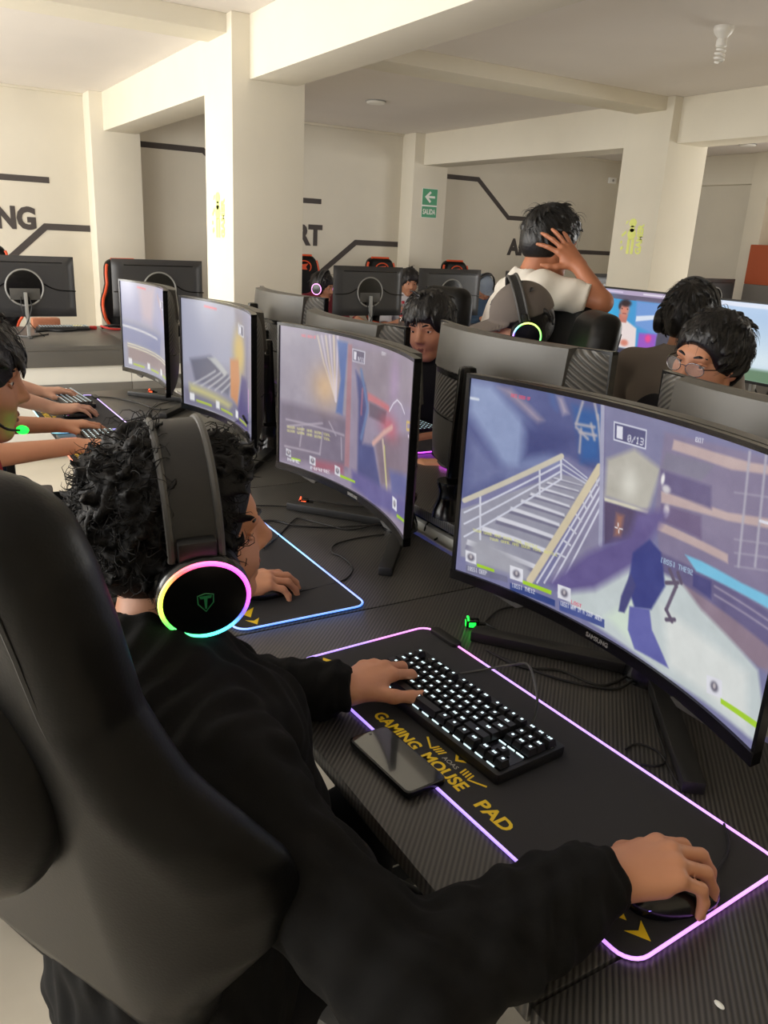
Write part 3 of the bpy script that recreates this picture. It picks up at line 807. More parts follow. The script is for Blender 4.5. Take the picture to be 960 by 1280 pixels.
    P([(300, 690), (420, 600), (545, 545), (565, 480), (640, 470), (660, 485), (610, 560), (560, 640), (440, 710), (340, 720)], (88, 76, 130), 0.95, 12)
    P([(555, 600), (605, 560), (640, 600), (652, 700), (610, 770), (560, 765), (540, 700)], (46, 52, 118), 1, 4); P([(548, 660), (520, 730), (512, 775), (530, 780), (565, 700)], (58, 58, 110), 1, 3)
    P([(545, 760), (605, 770), (612, 830), (662, 945), (560, 888), (540, 830)], (88, 90, 160), 1, 3)
    for a, b in (((665, 650), (685, 700)), ((685, 700), (655, 770)), ((655, 770), (672, 805)), ((690, 660), (700, 690)), ((655, 690), (690, 690)), ((655, 800), (680, 800))): Ln([a, b], 5, (84, 72, 92), 1, 2)
    c.text('[BSS] The92', (638, 628), (735, 668), 6, (180, 216, 238))
    # head-up display
    P([(498, 207), (597, 233), (594, 292), (497, 264)], (214, 216, 230)); P([(501, 212), (594, 237), (591, 287), (500, 260)], (72, 72, 112))
    P([(507, 220), (525, 224), (524, 262), (506, 257)], (226, 226, 236)); c.text('0/13', (538, 268), (588, 281), 8.5, (240, 240, 246)); c.text('EXIT', (742, 268), (766, 274), 5, (232, 232, 240))
    c.text('DUCC DODO OF', (190, 134), (248, 146), 4.5, (238, 64, 92))
    for k in range(2): c.text('TOUR GAME AND DOOR TOOL BOTTLE', (76 + k * 50, 536 + k * 26), (270 + k * 60, 588 + k * 24), 4, (214, 214, 120))
    c.line([(502, 524), (509, 526)], 1.4, (240, 240, 244)); c.line([(515, 528), (524, 530)], 1.4, (240, 240, 244)); c.line([(511, 512), (511, 521)], 1.4, (240, 240, 244)); c.line([(513, 532), (513, 541)], 1.4, (240, 240, 244))
    c.line([(70, 138), (92, 142)], 4, (206, 214, 226), 0.9, 2); c.line([(936, 505), (960, 512)], 3, (220, 220, 230))
    P([(55, 636), (180, 672), (180, 690), (55, 660)], (104, 104, 130), 0.8); P([(187, 690), (322, 742), (322, 762), (187, 712)], (38, 56, 118), 0.9); P([(335, 745), (470, 800), (470, 826), (335, 772)], (58, 72, 134), 0.95); c.text('LOST', (370, 752), (402, 766), 5, (220, 60, 90))
    hud(c, q, [((54, 592), (86, 636), [(88, 632), (140, 650), (140, 659), (88, 642)], ((60, 652), (118, 668)), '[BSS] DEEP'), ((187, 637), (226, 690), [(225, 682), (312, 714), (310, 726), (225, 693)], ((193, 703), (262, 724)), '[BSS] THE12'), ((330, 694), (369, 748), None, ((338, 757), (462, 806)), '[BSS] WAN IN A SOUP WHEN'), ((776, 964), (822, 1036), [(818, 1034), (955, 1126), (955, 1148), (818, 1050)], None, '')], None)
    haze(c, 0.13, 3, 1)
    return c
def haze(c, k, amp, seed):
    c.noise(amp, seed, 5); c.a = c.a * (1 - k) + k * np.array((165, 163, 182)) / 255
def paint_alley():
    c = Canvas(300, 169, (142, 130, 150)); uv = screen_cyl(YC2); c.map = lambda p: (lambda t: (t[0] * c.w, t[1] * c.h))(uv(320 + p[0] / 3, 400 + p[1] / 3)); q = lambda x, y: (x, y)
    P = c.poly; Ln = c.line
    P([(90, 30), (360, 80), (360, 360), (90, 330)], (146, 138, 152), 1, 6); P([(90, 300), (340, 370), (340, 560), (90, 520)], (110, 100, 118), 1, 10)
    c.blob((260, 250), 26, 24, (204, 168, 128), 0.95)
    for i in range(6): Ln([(232 + i * 15, 60), (255 + i * 10, 160), (300, 300)], 3 + i * 0.3, (206, 192, 206) if i % 2 else (216, 196, 170), 0.6, 2)
    P([(305, 75), (345, 85), (325, 355), (300, 345), (318, 220)], (82, 104, 158), 0.95, 4); P([(346, 90), (362, 92), (350, 550), (332, 545)], (160, 116, 124), 1, 3)
    P([(365, 100), (600, 150), (600, 330), (420, 300), (380, 180)], (134, 122, 134), 1, 8); c.blob((520, 230), 14, 26, (168, 140, 178), 0.7)
    P([(375, 190), (410, 240), (420, 300), (400, 460), (440, 470), (470, 640), (380, 610), (385, 300)], (68, 74, 122), 1, 6); Ln([(395, 190), (420, 330), (395, 440)], 6, (92, 116, 160), 0.7, 3); Ln([(400, 260), (395, 350)], 4, (190, 110, 120), 0.6, 3)
    P([(420, 270), (500, 320), (500, 345), (420, 300)], (186, 106, 112), 1, 4); P([(425, 305), (490, 340), (485, 390), (425, 360)], (92, 80, 96), 1, 4); P([(445, 440), (600, 420), (600, 560), (470, 620)], (120, 104, 116), 1, 8)
    c.blob((500, 400), 24, 12, (206, 76, 88), 0.7); Ln([(440, 460), (480, 420), (510, 400)], 6, (206, 160, 150), 0.9, 3); Ln([(476, 450), (492, 640)], 5, (196, 176, 160), 0.9, 2); Ln([(482, 470), (490, 640)], 2.5, (196, 196, 110), 0.8, 1.5)
    Ln([(500, 340), (515, 312), (530, 298), (545, 315), (558, 350)], 1.6, (220, 214, 226))
    P([(360, 560), (470, 620), (600, 720), (600, 830), (440, 690), (360, 620)], (92, 86, 140), 1, 8); P([(500, 560), (600, 600), (600, 720), (510, 650)], (86, 90, 142), 1, 8)
    for a, b in (((115, 370), (330, 430)), ((120, 395), (250, 385)), ((320, 440), (322, 520)), ((110, 470), (240, 500)), ((175, 400), (165, 470)), ((250, 420), (240, 500)), ((275, 380), (300, 430))): Ln([a, b], 2.6, (164, 154, 166), 0.8, 2)
    P([(215, 515), (330, 540), (330, 580), (215, 560)], (150, 84, 100), 0.7, 6)
    for k in range(2): c.text('YOUR GAME AND DOOR TOOL', (118, 402 + k * 14), (280, 436 + k * 16), 3, (206, 200, 130))
    P([(362, 106), (410, 118), (408, 166), (362, 154)], (206, 204, 216)); P([(365, 110), (407, 121), (405, 162), (364, 150)], (96, 88, 108)); P([(368, 116), (378, 119), (376, 150), (367, 147)], (224, 220, 228)); c.text('0/13', (382, 152), (404, 158), 4.5, (226, 224, 232))
    c.text('DUCC DODO OF', (172, 62), (226, 70), 3, (230, 96, 110)); c.text('EXIT', (472, 130), (488, 134), 3, (228, 226, 232))
    Ln([(566, 380), (584, 384), (584, 412), (566, 408), (566, 380)], 2.4, (206, 176, 84)); Ln([(572, 432), (578, 446)], 3, (226, 210, 220)); Ln([(574, 505), (580, 555)], 2.5, (208, 140, 150), 0.8)
    hud(c, q, [((114, 478), (132, 512), [(134, 512), (168, 520), (168, 528), (134, 520)], ((120, 524), (165, 536)), 'NAME'), ((202, 505), (224, 545), None, ((206, 556), (280, 574)), 'NAME'), ((296, 540), (316, 585), [(316, 576), (372, 600), (372, 608), (316, 586)], None, ''), ((512, 655), (528, 715), [(528, 722), (572, 762), (572, 772), (528, 734)], None, '')], None)
    haze(c, 0.12, 4, 2)
    return c
def paint_far(kind):
    c = Canvas(150, 84, (150, 150, 168)); P = c.poly; Ln = c.line; q = lambda x, y: (x, y)
    if kind == 0:
        P([(0, 0), (0.55, 0), (0.5, 0.5), (0, 0.6)], (158, 160, 180), 1, 6); P([(0.55, 0), (1, 0), (1, 1), (0.7, 1)], (126, 122, 138), 1, 8); P([(0, 0.82), (1, 0.8), (1, 1), (0, 1)], (120, 118, 138), 1, 6)
        P([(0.06, 0.55), (0.25, 0.48), (0.5, 0.62), (0.45, 0.78), (0.1, 0.75)], (104, 106, 124), 1, 4)
        for i in range(5): Ln([(0.08 + i * 0.07, 0.78), (0.3 + i * 0.06, 0.6)], 1.4, (190, 190, 196), 0.8)
        c.blob((0.62, 0.36), 15, 17, (204, 178, 112), 1, 1.6); P([(0.48, 0.45), (0.6, 0.42), (0.62, 0.6), (0.58, 0.82), (0.48, 0.78)], (196, 138, 96), 1, 4); P([(0.05, 0.78), (0.5, 0.84), (0.45, 0.9), (0.05, 0.86)], (196, 190, 130), 0.8, 5)
        P([(0.66, 0.55), (0.78, 0.55), (0.8, 1), (0.55, 1)], (78, 70, 120), 1, 5)
        for x in (0.8, 0.92, 0.97): Ln([(x, 0.62), (x, 0.8)], 1.5, (214, 130, 222), 0.9, 2)
        Ln([(0.78, 0.2), (0.76, 0.6)], 2, (108, 100, 120), 0.8, 2); P([(0.22, 0.5), (0.3, 0.48), (0.45, 0.58), (0.4, 0.62)], (178, 180, 182), 0.9, 2)
    else:
        P([(0, 0), (1, 0), (1, 0.5), (0, 0.42)], (152, 152, 182), 1, 6); P([(0.2, 0), (0.5, 0), (0.4, 0.45), (0.25, 0.4)], (178, 162, 176), 0.8, 10); P([(0.7, 0.1), (1, 0.2), (1, 0.9), (0.75, 0.8)], (122, 118, 134), 1, 8)
        P([(0, 0.45), (0.6, 0.52), (0.55, 0.72), (0, 0.68)], (132, 136, 168), 1, 5); Ln([(0, 0.5), (0.5, 0.56)], 2, (196, 196, 204)); P([(0.05, 0.72), (0.8, 0.78), (0.8, 0.92), (0.05, 0.9)], (146, 130, 132), 1, 5)
        for k in (0.7, 0.73): Ln([(0.05, k), (0.75, k + 0.06)], 1.2, (210, 204, 180))
        Ln([(0.55, 0.1), (0.8, 0.5)], 4, (178, 150, 150), 0.7, 4)
    P([(0.6, 0.12), (0.7, 0.13), (0.7, 0.22), (0.6, 0.21)], (196, 196, 206)); P([(0.615, 0.13), (0.69, 0.14), (0.69, 0.21), (0.615, 0.2)], (110, 108, 124)); P([(0.62, 0.14), (0.645, 0.14), (0.645, 0.2), (0.62, 0.2)], (230, 230, 236)); Ln([(0.2, 0.045), (0.32, 0.05)], 1.5, (224, 96, 110), 0.8)
    for x in (0.05, 0.3, 0.55): P([(x, 0.87), (x + 0.04, 0.87), (x + 0.04, 0.94), (x, 0.94)], (222, 222, 224)); Ln([(x + 0.06, 0.93), (x + 0.2, 0.935)], 1.6, (176, 196, 60))
    return c
def paint_call():
    c = Canvas(160, 96, (66, 66, 82)); P = c.poly; Ln = c.line
    P([(0, 0), (1, 0), (1, 0.07), (0, 0.07)], (176, 160, 190)); P([(0, 0.07), (1, 0.07), (1, 0.14), (0, 0.14)], (98, 88, 112)); P([(0, 0.9), (1, 0.9), (1, 1), (0, 1)], (58, 58, 84))
    P([(0, 0.14), (0.76, 0.14), (0.76, 0.86), (0, 0.86)], (64, 150, 206)); c.blob((0.1, 0.4), 26, 24, (40, 178, 224), 0.9); c.blob((0.02, 0.6), 16, 20, (214, 120, 206), 0.8); P([(0.48, 0.14), (0.76, 0.14), (0.76, 0.6), (0.5, 0.5)], (110, 150, 210), 1, 5); P([(0.5, 0.36), (0.76, 0.3), (0.76, 0.36), (0.5, 0.44)], (214, 222, 236), 1, 2); P([(0.56, 0.6), (0.76, 0.58), (0.76, 0.86), (0.56, 0.86)], (150, 84, 190), 1, 4); c.blob((0.67, 0.66), 6, 6, (226, 70, 140), 1, 2)
    P([(0.1, 0.86), (0.14, 0.56), (0.26, 0.46), (0.4, 0.45), (0.52, 0.54), (0.54, 0.86)], (228, 214, 212), 1, 3); P([(0.29, 0.36), (0.4, 0.36), (0.39, 0.48), (0.3, 0.48)], (186, 116, 104), 1, 2); c.blob((0.35, 0.29), 9.5, 11, (206, 132, 112), 1, 2.5); c.blob((0.355, 0.19), 11, 5.5, (46, 30, 36), 1, 2.5); c.blob((0.29, 0.24), 3, 5, (50, 32, 38), 0.9, 2)
    for x in (0.32, 0.385): c.blob((x, 0.275), 1.4, 1, (60, 36, 38), 1, 2)
    Ln([(0.335, 0.345), (0.375, 0.345)], 1.2, (140, 66, 66)); P([(0.13, 0.66), (0.27, 0.5), (0.31, 0.54), (0.18, 0.72)], (92, 92, 100), 1, 2); c.blob((0.13, 0.7), 7, 6, (208, 128, 110), 1, 2); c.blob((0.4, 0.78), 8, 5, (208, 128, 110), 1, 2)
    for x in (0.03, 0.12, 0.2, 0.26, 0.33, 0.4, 0.6, 0.68): c.blob((x, 0.95), 1.8, 1.6, (200, 206, 226) if x > 0.5 else (120, 170, 220), 0.9, 2)
    for x in (0.82, 0.88, 0.94): c.blob((x, 0.17), 1.5, 1.2, (226, 214, 226), 0.9, 2)
    Ln([(0.55, 0.035), (0.95, 0.035)], 2, (226, 220, 232)); Ln([(0.03, 0.035), (0.3, 0.035)], 2, (214, 200, 226))
    return c
def paint_sky():
    c = Canvas(100, 60, (150, 180, 214)); c.poly([(0, 0.45), (1, 0.4), (1, 1), (0, 1)], (206, 222, 232), 1, 30); c.blob((0.2, 0.3), 18, 8, (186, 206, 230), 0.8); c.poly([(0, 0), (1, 0), (1, 0.06), (0, 0.06)], (200, 208, 226)); c.poly([(0, 0.86), (1, 0.8), (1, 1), (0, 1)], (92, 124, 96), 1, 3)
    return c
def plain(col):
    return Canvas(12, 8, col)
def screen_obj(c, parent, half, zlo, zhi, surf):
    """the lit picture as a fine grid on the screen's own surface"""
    u = (np.arange(c.w)) / (c.w - 1); v = (np.arange(c.h)) / (c.h - 1)
    Y = half - 2 * half * u; Z = zhi - (zhi - zlo) * v
    YY, ZZ = np.meshgrid(Y, Z)
    P = np.stack([surf(YY), YY, ZZ], -1)
    mb = MB().grid(P, cols=lin_a(c.a), flip=False)
    return mb.build('screen', 'screen', parent, colattr=True, sharp=180)

# ------------------------------------------------------------------ curved 32-inch monitors
def csurf(y, off=0.0):
    return -0.147 - (1 - np.sqrt(np.maximum(1 - y * y, 0))) + off
def curved_proto():
    t = thing('curved_monitor', 'x', 'monitor')
    H, Z0, Z1 = 0.357, 0.103, 0.525
    m = MB(); ys = np.linspace(-H, H, 41)
    def strip(y, z0, z1, x0, x1):               # a bar that follows the curve
        A = np.array([[(csurf(a) + x0, a, z0), (csurf(a) + x0, a, z1), (csurf(a) + x1, a, z1), (csurf(a) + x1, a, z0), (csurf(a) + x0, a, z0)] for a in y])
        m.grid(A, smooth=True)
        for e in (A[0, :4], A[-1, :4][::-1]): m.add(e, [(0, 1, 2, 3)])
    strip(ys, 0.517, Z1, -0.005, 0.014); strip(ys, Z0, 0.123, -0.007, 0.014)
    for s_ in (-1, 1): strip(np.array((s_ * 0.35, s_ * H))[::s_], Z0, Z1, -0.005, 0.014)
    m.build('bezel', 'gloss_black', t, sharp=50)
    # back shell
    yy = np.linspace(-H, H, 49); zz = np.linspace(Z0, Z1, 33); YY, ZZ = np.meshgrid(yy, zz, indexing='ij')
    def back(y, z):
        e = np.clip(1 - np.abs(y / H) ** 3, 0, 1) ** 0.8 * np.clip(1 - np.abs((z - 0.314) / 0.211) ** 5, 0, 1) ** 0.7
        return csurf(y, 0.012) + 0.05 * e
    G = np.stack([back(YY, ZZ), YY, ZZ], -1)
    b = MB(); f0 = G.copy()
    mi = np.where(np.abs(YY) < 0.02, 0, 0)
    b.grid(G, flip=True)
    for k, fc in enumerate(b.f):
        cy = np.mean([b.v[i][1] for i in fc]); cz = np.mean([b.v[i][2] for i in fc])
        b.mi[k] = 0 if cz < 0.27 else (1 if cy > 0 else 2)
    b.build('back_shell', ['back_plastic', 'rib_a', 'rib_b'], t, sharp=60)
    # raised upper plate with the dark vent slot under it
    yp = np.linspace(-0.27, 0.27, 31)
    pl = MB(); A = np.array([[(back(y, 0.405) + 0.002, y, 0.405), (back(y, 0.405) + 0.011, y, 0.408), (back(y, 0.5) + 0.012, y, 0.522), (csurf(y) + 0.01, y, 0.5255)] for y in yp])
    pl.grid(A, flip=True); pl.add(A[0], [(0, 1, 2, 3)]); pl.add(A[-1], [(3, 2, 1, 0)])
    pl.build('upper_plate', 'back_plastic', t, sharp=40)
    sl = MB(); A = np.array([[(back(y, 0.388) + 0.004, y, 0.388), (back(y, 0.405) + 0.0085, y, 0.4045)] for y in np.linspace(-0.262, 0.262, 31)])
    sl.grid(A, flip=True); sl.build('vent_slot', 'gloss_black', t)
    gr = MB(); A = np.array([[(back(y, 0.268) + 0.002, y, 0.266), (back(y, 0.272) + 0.002, y, 0.271)] for y in np.linspace(-0.33, 0.33, 41)])
    gr.grid(A, flip=True); gr.build('seam', 'gloss_black', t)
    # stand
    MB().bar((0.0, 0, 0.012), (-0.02, 0, 0.405), 0.045, 0.03, up=(0, 1, 0)).build('stand_post', 'gloss_black', t, bevel=0.012)
    MB().bar((-0.015, 0, 0.33), (-0.1, 0, 0.33), 0.05, 0.05).build('stand_arm', 'gloss_black', t, bevel=0.006)
    MB().lathe([(0.05, 0.0), (0.048, 0.02), (0.036, 0.05), (0.036, 0.075), (0.042, 0.09), (0.042, 0.1)], (0, 0, 0), 28).build('stand_collar', 'gloss_black', t, sharp=30)
    for s_ in (-1, 1):
        MB().bar((0.0, s_ * 0.012, 0.012), (-0.212, s_ * 0.276, 0.0115), 0.038, 0.022, w2=0.034, h2=0.021).build('stand_leg', 'black_plastic', t, bevel=0.003)
    for s_ in (-1, 1):
        w = MB(); y = s_ * 0.23
        w.prism([(-0.05, 0.104), (0.05, 0.104), (0.035, 0.094), (-0.035, 0.094)], -0.004, 0.004, ((csurf(y) + 0.003, y, 0), (0, 1, 0), (0, 0, 1), (1, 0, 0)))
        w.build('light_wedge', 'grey_plastic', t)
    nt = text_mb('SAMSUNG', 0.0115, 0.0006, ((csurf(0) - 0.0074, 0.028, 0.109), (0, -1, 0), (0, 0, 1), (-1, 0, 0)), bold=0.0003)
    nt.build('brand_lettering', 'light_grey', t)
    return t
mon0 = curved_proto()
XA = 1.155
near = [(YC1, 'large curved monitor on V stand showing a white staircase, at right', paint_stairs()), (YC2, 'curved monitor showing a dim alley with orange glow, in the centre', paint_alley()), (2.71, 'curved monitor showing an orange figure, behind the curly-haired head', paint_far(0)), (3.63, 'smallest of the lit curved monitors, at the far end of the near row', paint_far(1))]
for i, (y, lab, cv) in enumerate(near):
    t = mon0 if i == 0 else copy_tree(mon0)
    t.location = (XA, y, DZ); t['label'] = lab; t['group'] = 'curved monitors of the near row'
for i, (y, lab, cv) in enumerate(near):
    t = [o for o in bpy.data.objects if o.get('label') == lab][0]
    screen_obj(cv, t, 0.35, 0.123, 0.517, lambda Y: csurf(Y, -0.001))
opp = [(0.875, 'dark ribbed monitor back in front of the man with glasses'), (1.74, 'dark ribbed monitor back with black post, behind the staircase screen'), (2.65, 'grey monitor back left of the black-haired player, behind the alley screen'), (3.54, 'leftmost grey monitor back with tall black post, before the big column')]
for i, (y, lab) in enumerate(opp):
    t = copy_tree(mon0) if False else None
    src = [o for o in bpy.data.objects if o.get('label') == near[1][1]][0]
    t = src.copy(); COL.objects.link(t)
    for ch in kids(src):
        if ch.name.startswith(('screen', 'brand')): continue
        copy_tree(ch, t)
    t.location = (1.40 if y > 3 else 1.25, y, 0.805); t.rotation_euler = (0, 0, PI); t['label'] = lab; t['group'] = 'curved monitors of the opposite row'
    screen_obj(plain((120, 110, 140)), t, 0.35, 0.123, 0.517, lambda Y: csurf(Y, -0.001))
    for ch in kids(t):
        if ch.name.startswith('stand') and y < 3: ch.location.y = 0.04
        if not ch.name.startswith(('stand_post', 'stand_leg', 'stand_collar')): ch.location.z = -0.063 if y < 1 else (-0.045 if y < 2 else (-0.09 if y < 3 else -0.07))

# ------------------------------------------------------------------ flat monitors: backs with a round recess on the far row, fronts on the third row
def flat_proto():
    t = thing('flat_monitor', 'x', 'monitor')
    W, Z0, Z1 = 0.33, 0.135, 0.535
    m = MB(); m.box((-0.012, -W, Z0), (0.0, W, Z1)); m.build('bezel', 'black_plastic', t, bevel=0.003)
    yy = np.linspace(-W, W, 33); zz = np.linspace(Z0, Z1, 25); YY, ZZ = np.meshgrid(yy, zz, indexing='ij')
    hole = lambda y, z: np.hypot(y, z - 0.33)
    def back(y, z):
        e = np.clip((W - np.abs(y)) / 0.06, 0, 1) * np.clip(np.minimum(Z1 - z, z - Z0) / 0.05, 0, 1)
        return 0.028 * np.clip(e, 0, 1) ** 0.6
    b = MB(); b.grid(np.stack([back(YY, ZZ), YY, ZZ], -1), flip=True); b.build('back_shell', 'far_back', t, sharp=50)
    MB().tube([(0.03, 0.118 * math.cos(a), 0.33 + 0.118 * math.sin(a)) for a in np.linspace(0, 2 * PI, 41)[:-1]], 0.006, 8, True).build('ring', 'light_grey', t)
    MB().lathe([(0.112, 0.0), (0.112, 0.004), (0.1, 0.005)], (0.028, 0, 0.33), 36, R=Matrix.Rotation(PI / 2, 3, 'Y')).build('recess', 'gloss_black', t)
    MB().box((0.03, -0.095, 0.25), (0.036, 0.095, 0.325)).build('port_cover', 'grey_plastic', t, bevel=0.002)
    s1 = [(0.032, -0.328, 0.31)] + [(0.032, y, 0.31 + 0.13 * math.exp(-((abs(y) - 0.0) / 0.15) ** 2 * 1.5)) for y in np.linspace(-0.3, 0.3, 25) if abs(y) > 0.1] + [(0.032, 0.328, 0.31)]
    a1 = [p for p in s1 if p[1] < 0]; a2 = [p for p in s1 if p[1] > 0]
    q = MB(); q.tube(a1, 0.004, 6); q.tube(a2, 0.004, 6); q.tube([(0.03, -0.25, 0.495), (0.03, 0.25, 0.495)], 0.003, 6); q.build('groove', 'gloss_black', t)
    MB().bar((0.055, 0, 0.008), (0.045, 0, 0.3), 0.035, 0.02, up=(0, 1, 0)).build('stand_post', 'light_grey', t, bevel=0.004)
    k = MB()
    for s_ in (-1, 1): k.bar((0.06, 0, 0.008), (-0.09, s_ * 0.14, 0.006), 0.022, 0.012)
    k.bar((0.06, 0, 0.008), (0.13, 0, 0.006), 0.022, 0.012)
    k.build('stand_foot', 'grey_plastic', t, bevel=0.002)
    q = MB(); q.tube(cr_spline([(0.037, 0.02, 0.27), (0.06, 0.03, 0.2), (0.07, -0.02, 0.08), (0.06, -0.1, 0.006)], 6), 0.004, 6); q.tube(cr_spline([(0.037, -0.03, 0.27), (0.065, -0.03, 0.18), (0.06, 0.03, 0.07), (0.05, 0.1, 0.006)], 6), 0.003, 6)
    q.build('cable', 'cable', t)
    return t
fm = flat_proto()
W_ = {}
farx = [(0.82, 'dark monitor back on wire stand at the left edge, below the letters NG'), (1.735, 'dark monitor back between the left pilaster and the big column'), (3.50, 'dark monitor back with round recess hiding the maroon hoodie player'), (4.33, 'dark monitor back with round recess beside the grey-cap player'), (5.28, 'dark monitor back behind the shoulders of the standing man'), (6.2, 'dark monitor back behind the raised arm of the standing man'), (7.46, 'dark monitor back above the head of the seated grey-shirt player')]
for i, (x, lab) in enumerate(farx):
    t = fm if i == 0 else copy_tree(fm)
    t.location = (x, 6.16 if x < 7 else 5.85, DZ); t.rotation_euler = (0, 0, -PI / 2); t['label'] = lab; t['group'] = 'monitor backs along the far row'
for i, (x, lab) in enumerate(farx):
    t = [o for o in bpy.data.objects if o.get('label') == lab][0]
    screen_obj(plain((130, 120, 150)), t, 0.32, 0.15, 0.525, lambda Y: Y * 0 - 0.0125)
for i, (x, y, lab, cv) in enumerate([(3.72, 3.40, 'flat monitor showing a video call with a person in white', paint_call()), (3.72, 2.62, 'flat monitor showing a pale blue sky, at the right edge', paint_sky())]):
    src = [o for o in bpy.data.objects if o.get('label') == farx[1][1]][0]
    t = src.copy(); COL.objects.link(t)
    for ch in kids(src):
        if not ch.name.startswith('screen'): copy_tree(ch, t)
    t.location = (x, y, DZ + 0.02); t.rotation_euler = (0, 0, 0); t['label'] = lab; t['group'] = 'lit monitors of the third row'
    screen_obj(cv, t, 0.32, 0.15, 0.525, lambda Y: Y * 0 - 0.0125)
# ------------------------------------------------------------------ mouse pads
def rrect(L, Wd, r, n=7):
    out = []
    for cx, cy, a0 in ((L - r, Wd - r, 0), (r, Wd - r, 90), (r, r, 180), (L - r, r, 270)):
        for k in range(n):
            a = math.radians(a0 + 90 * k / (n - 1)); out.append((cx + r * math.cos(a), cy + r * math.sin(a)))
    return out
def mouse_pad(o, ang, L, Wd, label, hue, sat, val, prints=True):
    """o = near-left corner seen by its user; u runs to the user's right, v away from the user"""
    t = thing('mouse_pad', label, 'mouse pad', o, ang, 'light-edged mouse pads')
    F = ((0, 0, 0), (1, 0, 0), (0, 1, 0), (0, 0, 1))
    pl = rrect(L, Wd, 0.028)
    MB().prism(pl, 0.0003, 0.004, F).build('mat', 'pad', t)
    P = []
    for i in range(len(pl)):
        a = np.array(pl[i]); b = np.array(pl[(i + 1) % len(pl)]); n = max(1, int(np.linalg.norm(b - a) / 0.03))
        P += [a + (b - a) * k / n for k in range(n)]
    cols = []
    for p in P:
        h = hue(p[0] / L, p[1] / Wd); c = hsv(h, sat(p[0] / L, p[1] / Wd), 1.0); cols.append(tuple(v * val for v in lin(c)))
    MB().tube([(p[0], p[1], 0.0042) for p in P], 0.0023, 8, True, cols=cols).build('light_edge', 'rgb', t, colattr=True)
    c = MB(); c.prism(rrect(0.082, 0.022, 0.008), 0.0, 0.011, ((0.02, Wd - 0.012, 0.0005), (1, 0, 0), (0, 1, 0), (0, 0, 1)))
    ct = c.build('control_box', 'black_plastic', t, bevel=0.002)
    if prints:
        h = 0.0044
        for txt, u0, u1 in (('GAMING', 0.222, 0.336), ('MOUSE', 0.354, 0.452), ('PAD', 0.486, 0.552)):
            q = MB(); fit_into(q, txt, u0, u1, 0.022, 0.045, h, 0.03, 0.0); q.build('printed_word', 'pad_yellow', t)
        for u0, s_ in ((0.012, 1), (0.048, 1), (L - 0.012, -1), (L - 0.048, -1)):
            sc = 0.75 if u0 in (0.012, L - 0.012) else 1.15
            q = MB(); q.prism([(u0, 0.047), (u0 + s_ * 0.036 * sc, 0.047 + 0.02 * sc), (u0 + s_ * 0.024 * sc, 0.047), (u0 + s_ * 0.036 * sc, 0.047 - 0.02 * sc)], h - 0.0004, h, F); q.build('printed_arrow', 'pad_yellow', t)
        q = MB(); q.prism([(0.392, 0.064), (0.405, 0.076), (0.398, 0.076), (0.392, 0.07), (0.386, 0.076), (0.379, 0.076)], h - 0.0004, h, F); q.build('printed_chevron', 'pad_yellow', t)
        g = MB(); fit_into(g, 'AOAS', 0.375, 0.409, 0.051, 0.059, h, 0.0, 0.0); g.build('printed_logo', 'pad_grey', t)
        for s_, c0 in ((1, 0.345), (-1, 0.439)):
            g = MB()
            for k in range(4):
                u = c0 + s_ * k * 0.006; g.prism([(u, 0.052), (u + s_ * 0.003, 0.052), (u + s_ * 0.006, 0.066), (u + s_ * 0.003, 0.066)], h - 0.0004, h, F)
            g.prism([(0.318, 0.064), (0.346, 0.05), (0.348, 0.052), (0.32, 0.067)] if s_ > 0 else [(0.466, 0.064), (0.438, 0.05), (0.436, 0.052), (0.464, 0.067)], h - 0.0004, h, F); g.build('printed_slashes', 'pad_yellow', t)
    return t
def fit_into(q, txt, u0, u1, v0, v1, h, bold, sh):
    mb = text_mb(txt, 1.0, 1.0, ((0, 0, 0), (1, 0, 0), (0, 1, 0), (0, 0, 1)), bold=bold, shear=sh)
    a = np.array(mb.v); lo, hi = a.min(0), a.max(0); k = (a - lo) / (hi - lo)
    q.add(np.stack([u0 + k[:, 0] * (u1 - u0), v0 + k[:, 1] * (v1 - v0), h - 0.0004 + k[:, 2] * 0.0004], 1), mb.f)
PA = math.radians(-86.8)
mouse_pad((0.583, 1.235, DZ), PA, 0.79, 0.303, 'long black mouse pad with violet lit edge and yellow GAMING MOUSE PAD print, under the backlit keyboard', lambda u, v: 0.715 + 0.05 * max(0, (u - 0.75) * 4) + 0.1 * (v > 0.5) * (u < 0.2) + 0.02 * v, lambda u, v: 0.48, 0.85)
bpy.data.objects['mouse_pad']['label'] = 'long black mouse pad with violet lit edge under the white-backlit keyboard'
mouse_pad((0.525, 2.195, DZ), math.radians(-90), 0.80, 0.297, 'black mouse pad with bright blue lit edge in the centre', lambda u, v: 0.575 + 0.025 * math.sin(u * 9), lambda u, v: 0.95, 0.9)
mouse_pad((0.475, 3.11, DZ), math.radians(-90), 0.78, 0.30, 'mouse pad with orange lit edge, behind the curly head', lambda u, v: 0.045, lambda u, v: 0.75, 0.8)
mouse_pad((0.48, 3.93, DZ), math.radians(-90), 0.72, 0.30, 'mouse pad with pale violet and cyan edge at the far end', lambda u, v: 0.52 + 0.2 * v, lambda u, v: 0.45, 0.85)
mouse_pad((1.82, 1.38, 0.805), math.radians(90), 0.80, 0.30, 'mouse pad with magenta lit edge behind the black-post monitor', lambda u, v: 0.82, lambda u, v: 0.9, 1.8, False)
mouse_pad((1.82, 2.30, 0.805), math.radians(90), 0.80, 0.30, 'mouse pad with purple edge in front of the black-haired player', lambda u, v: 0.79, lambda u, v: 0.8, 1.5, False)
mouse_pad((1.82, 3.24, 0.805), math.radians(90), 0.80, 0.30, 'mouse pad with purple edge glowing beside the tall black post', lambda u, v: 0.77, lambda u, v: 0.85, 1.6, False)

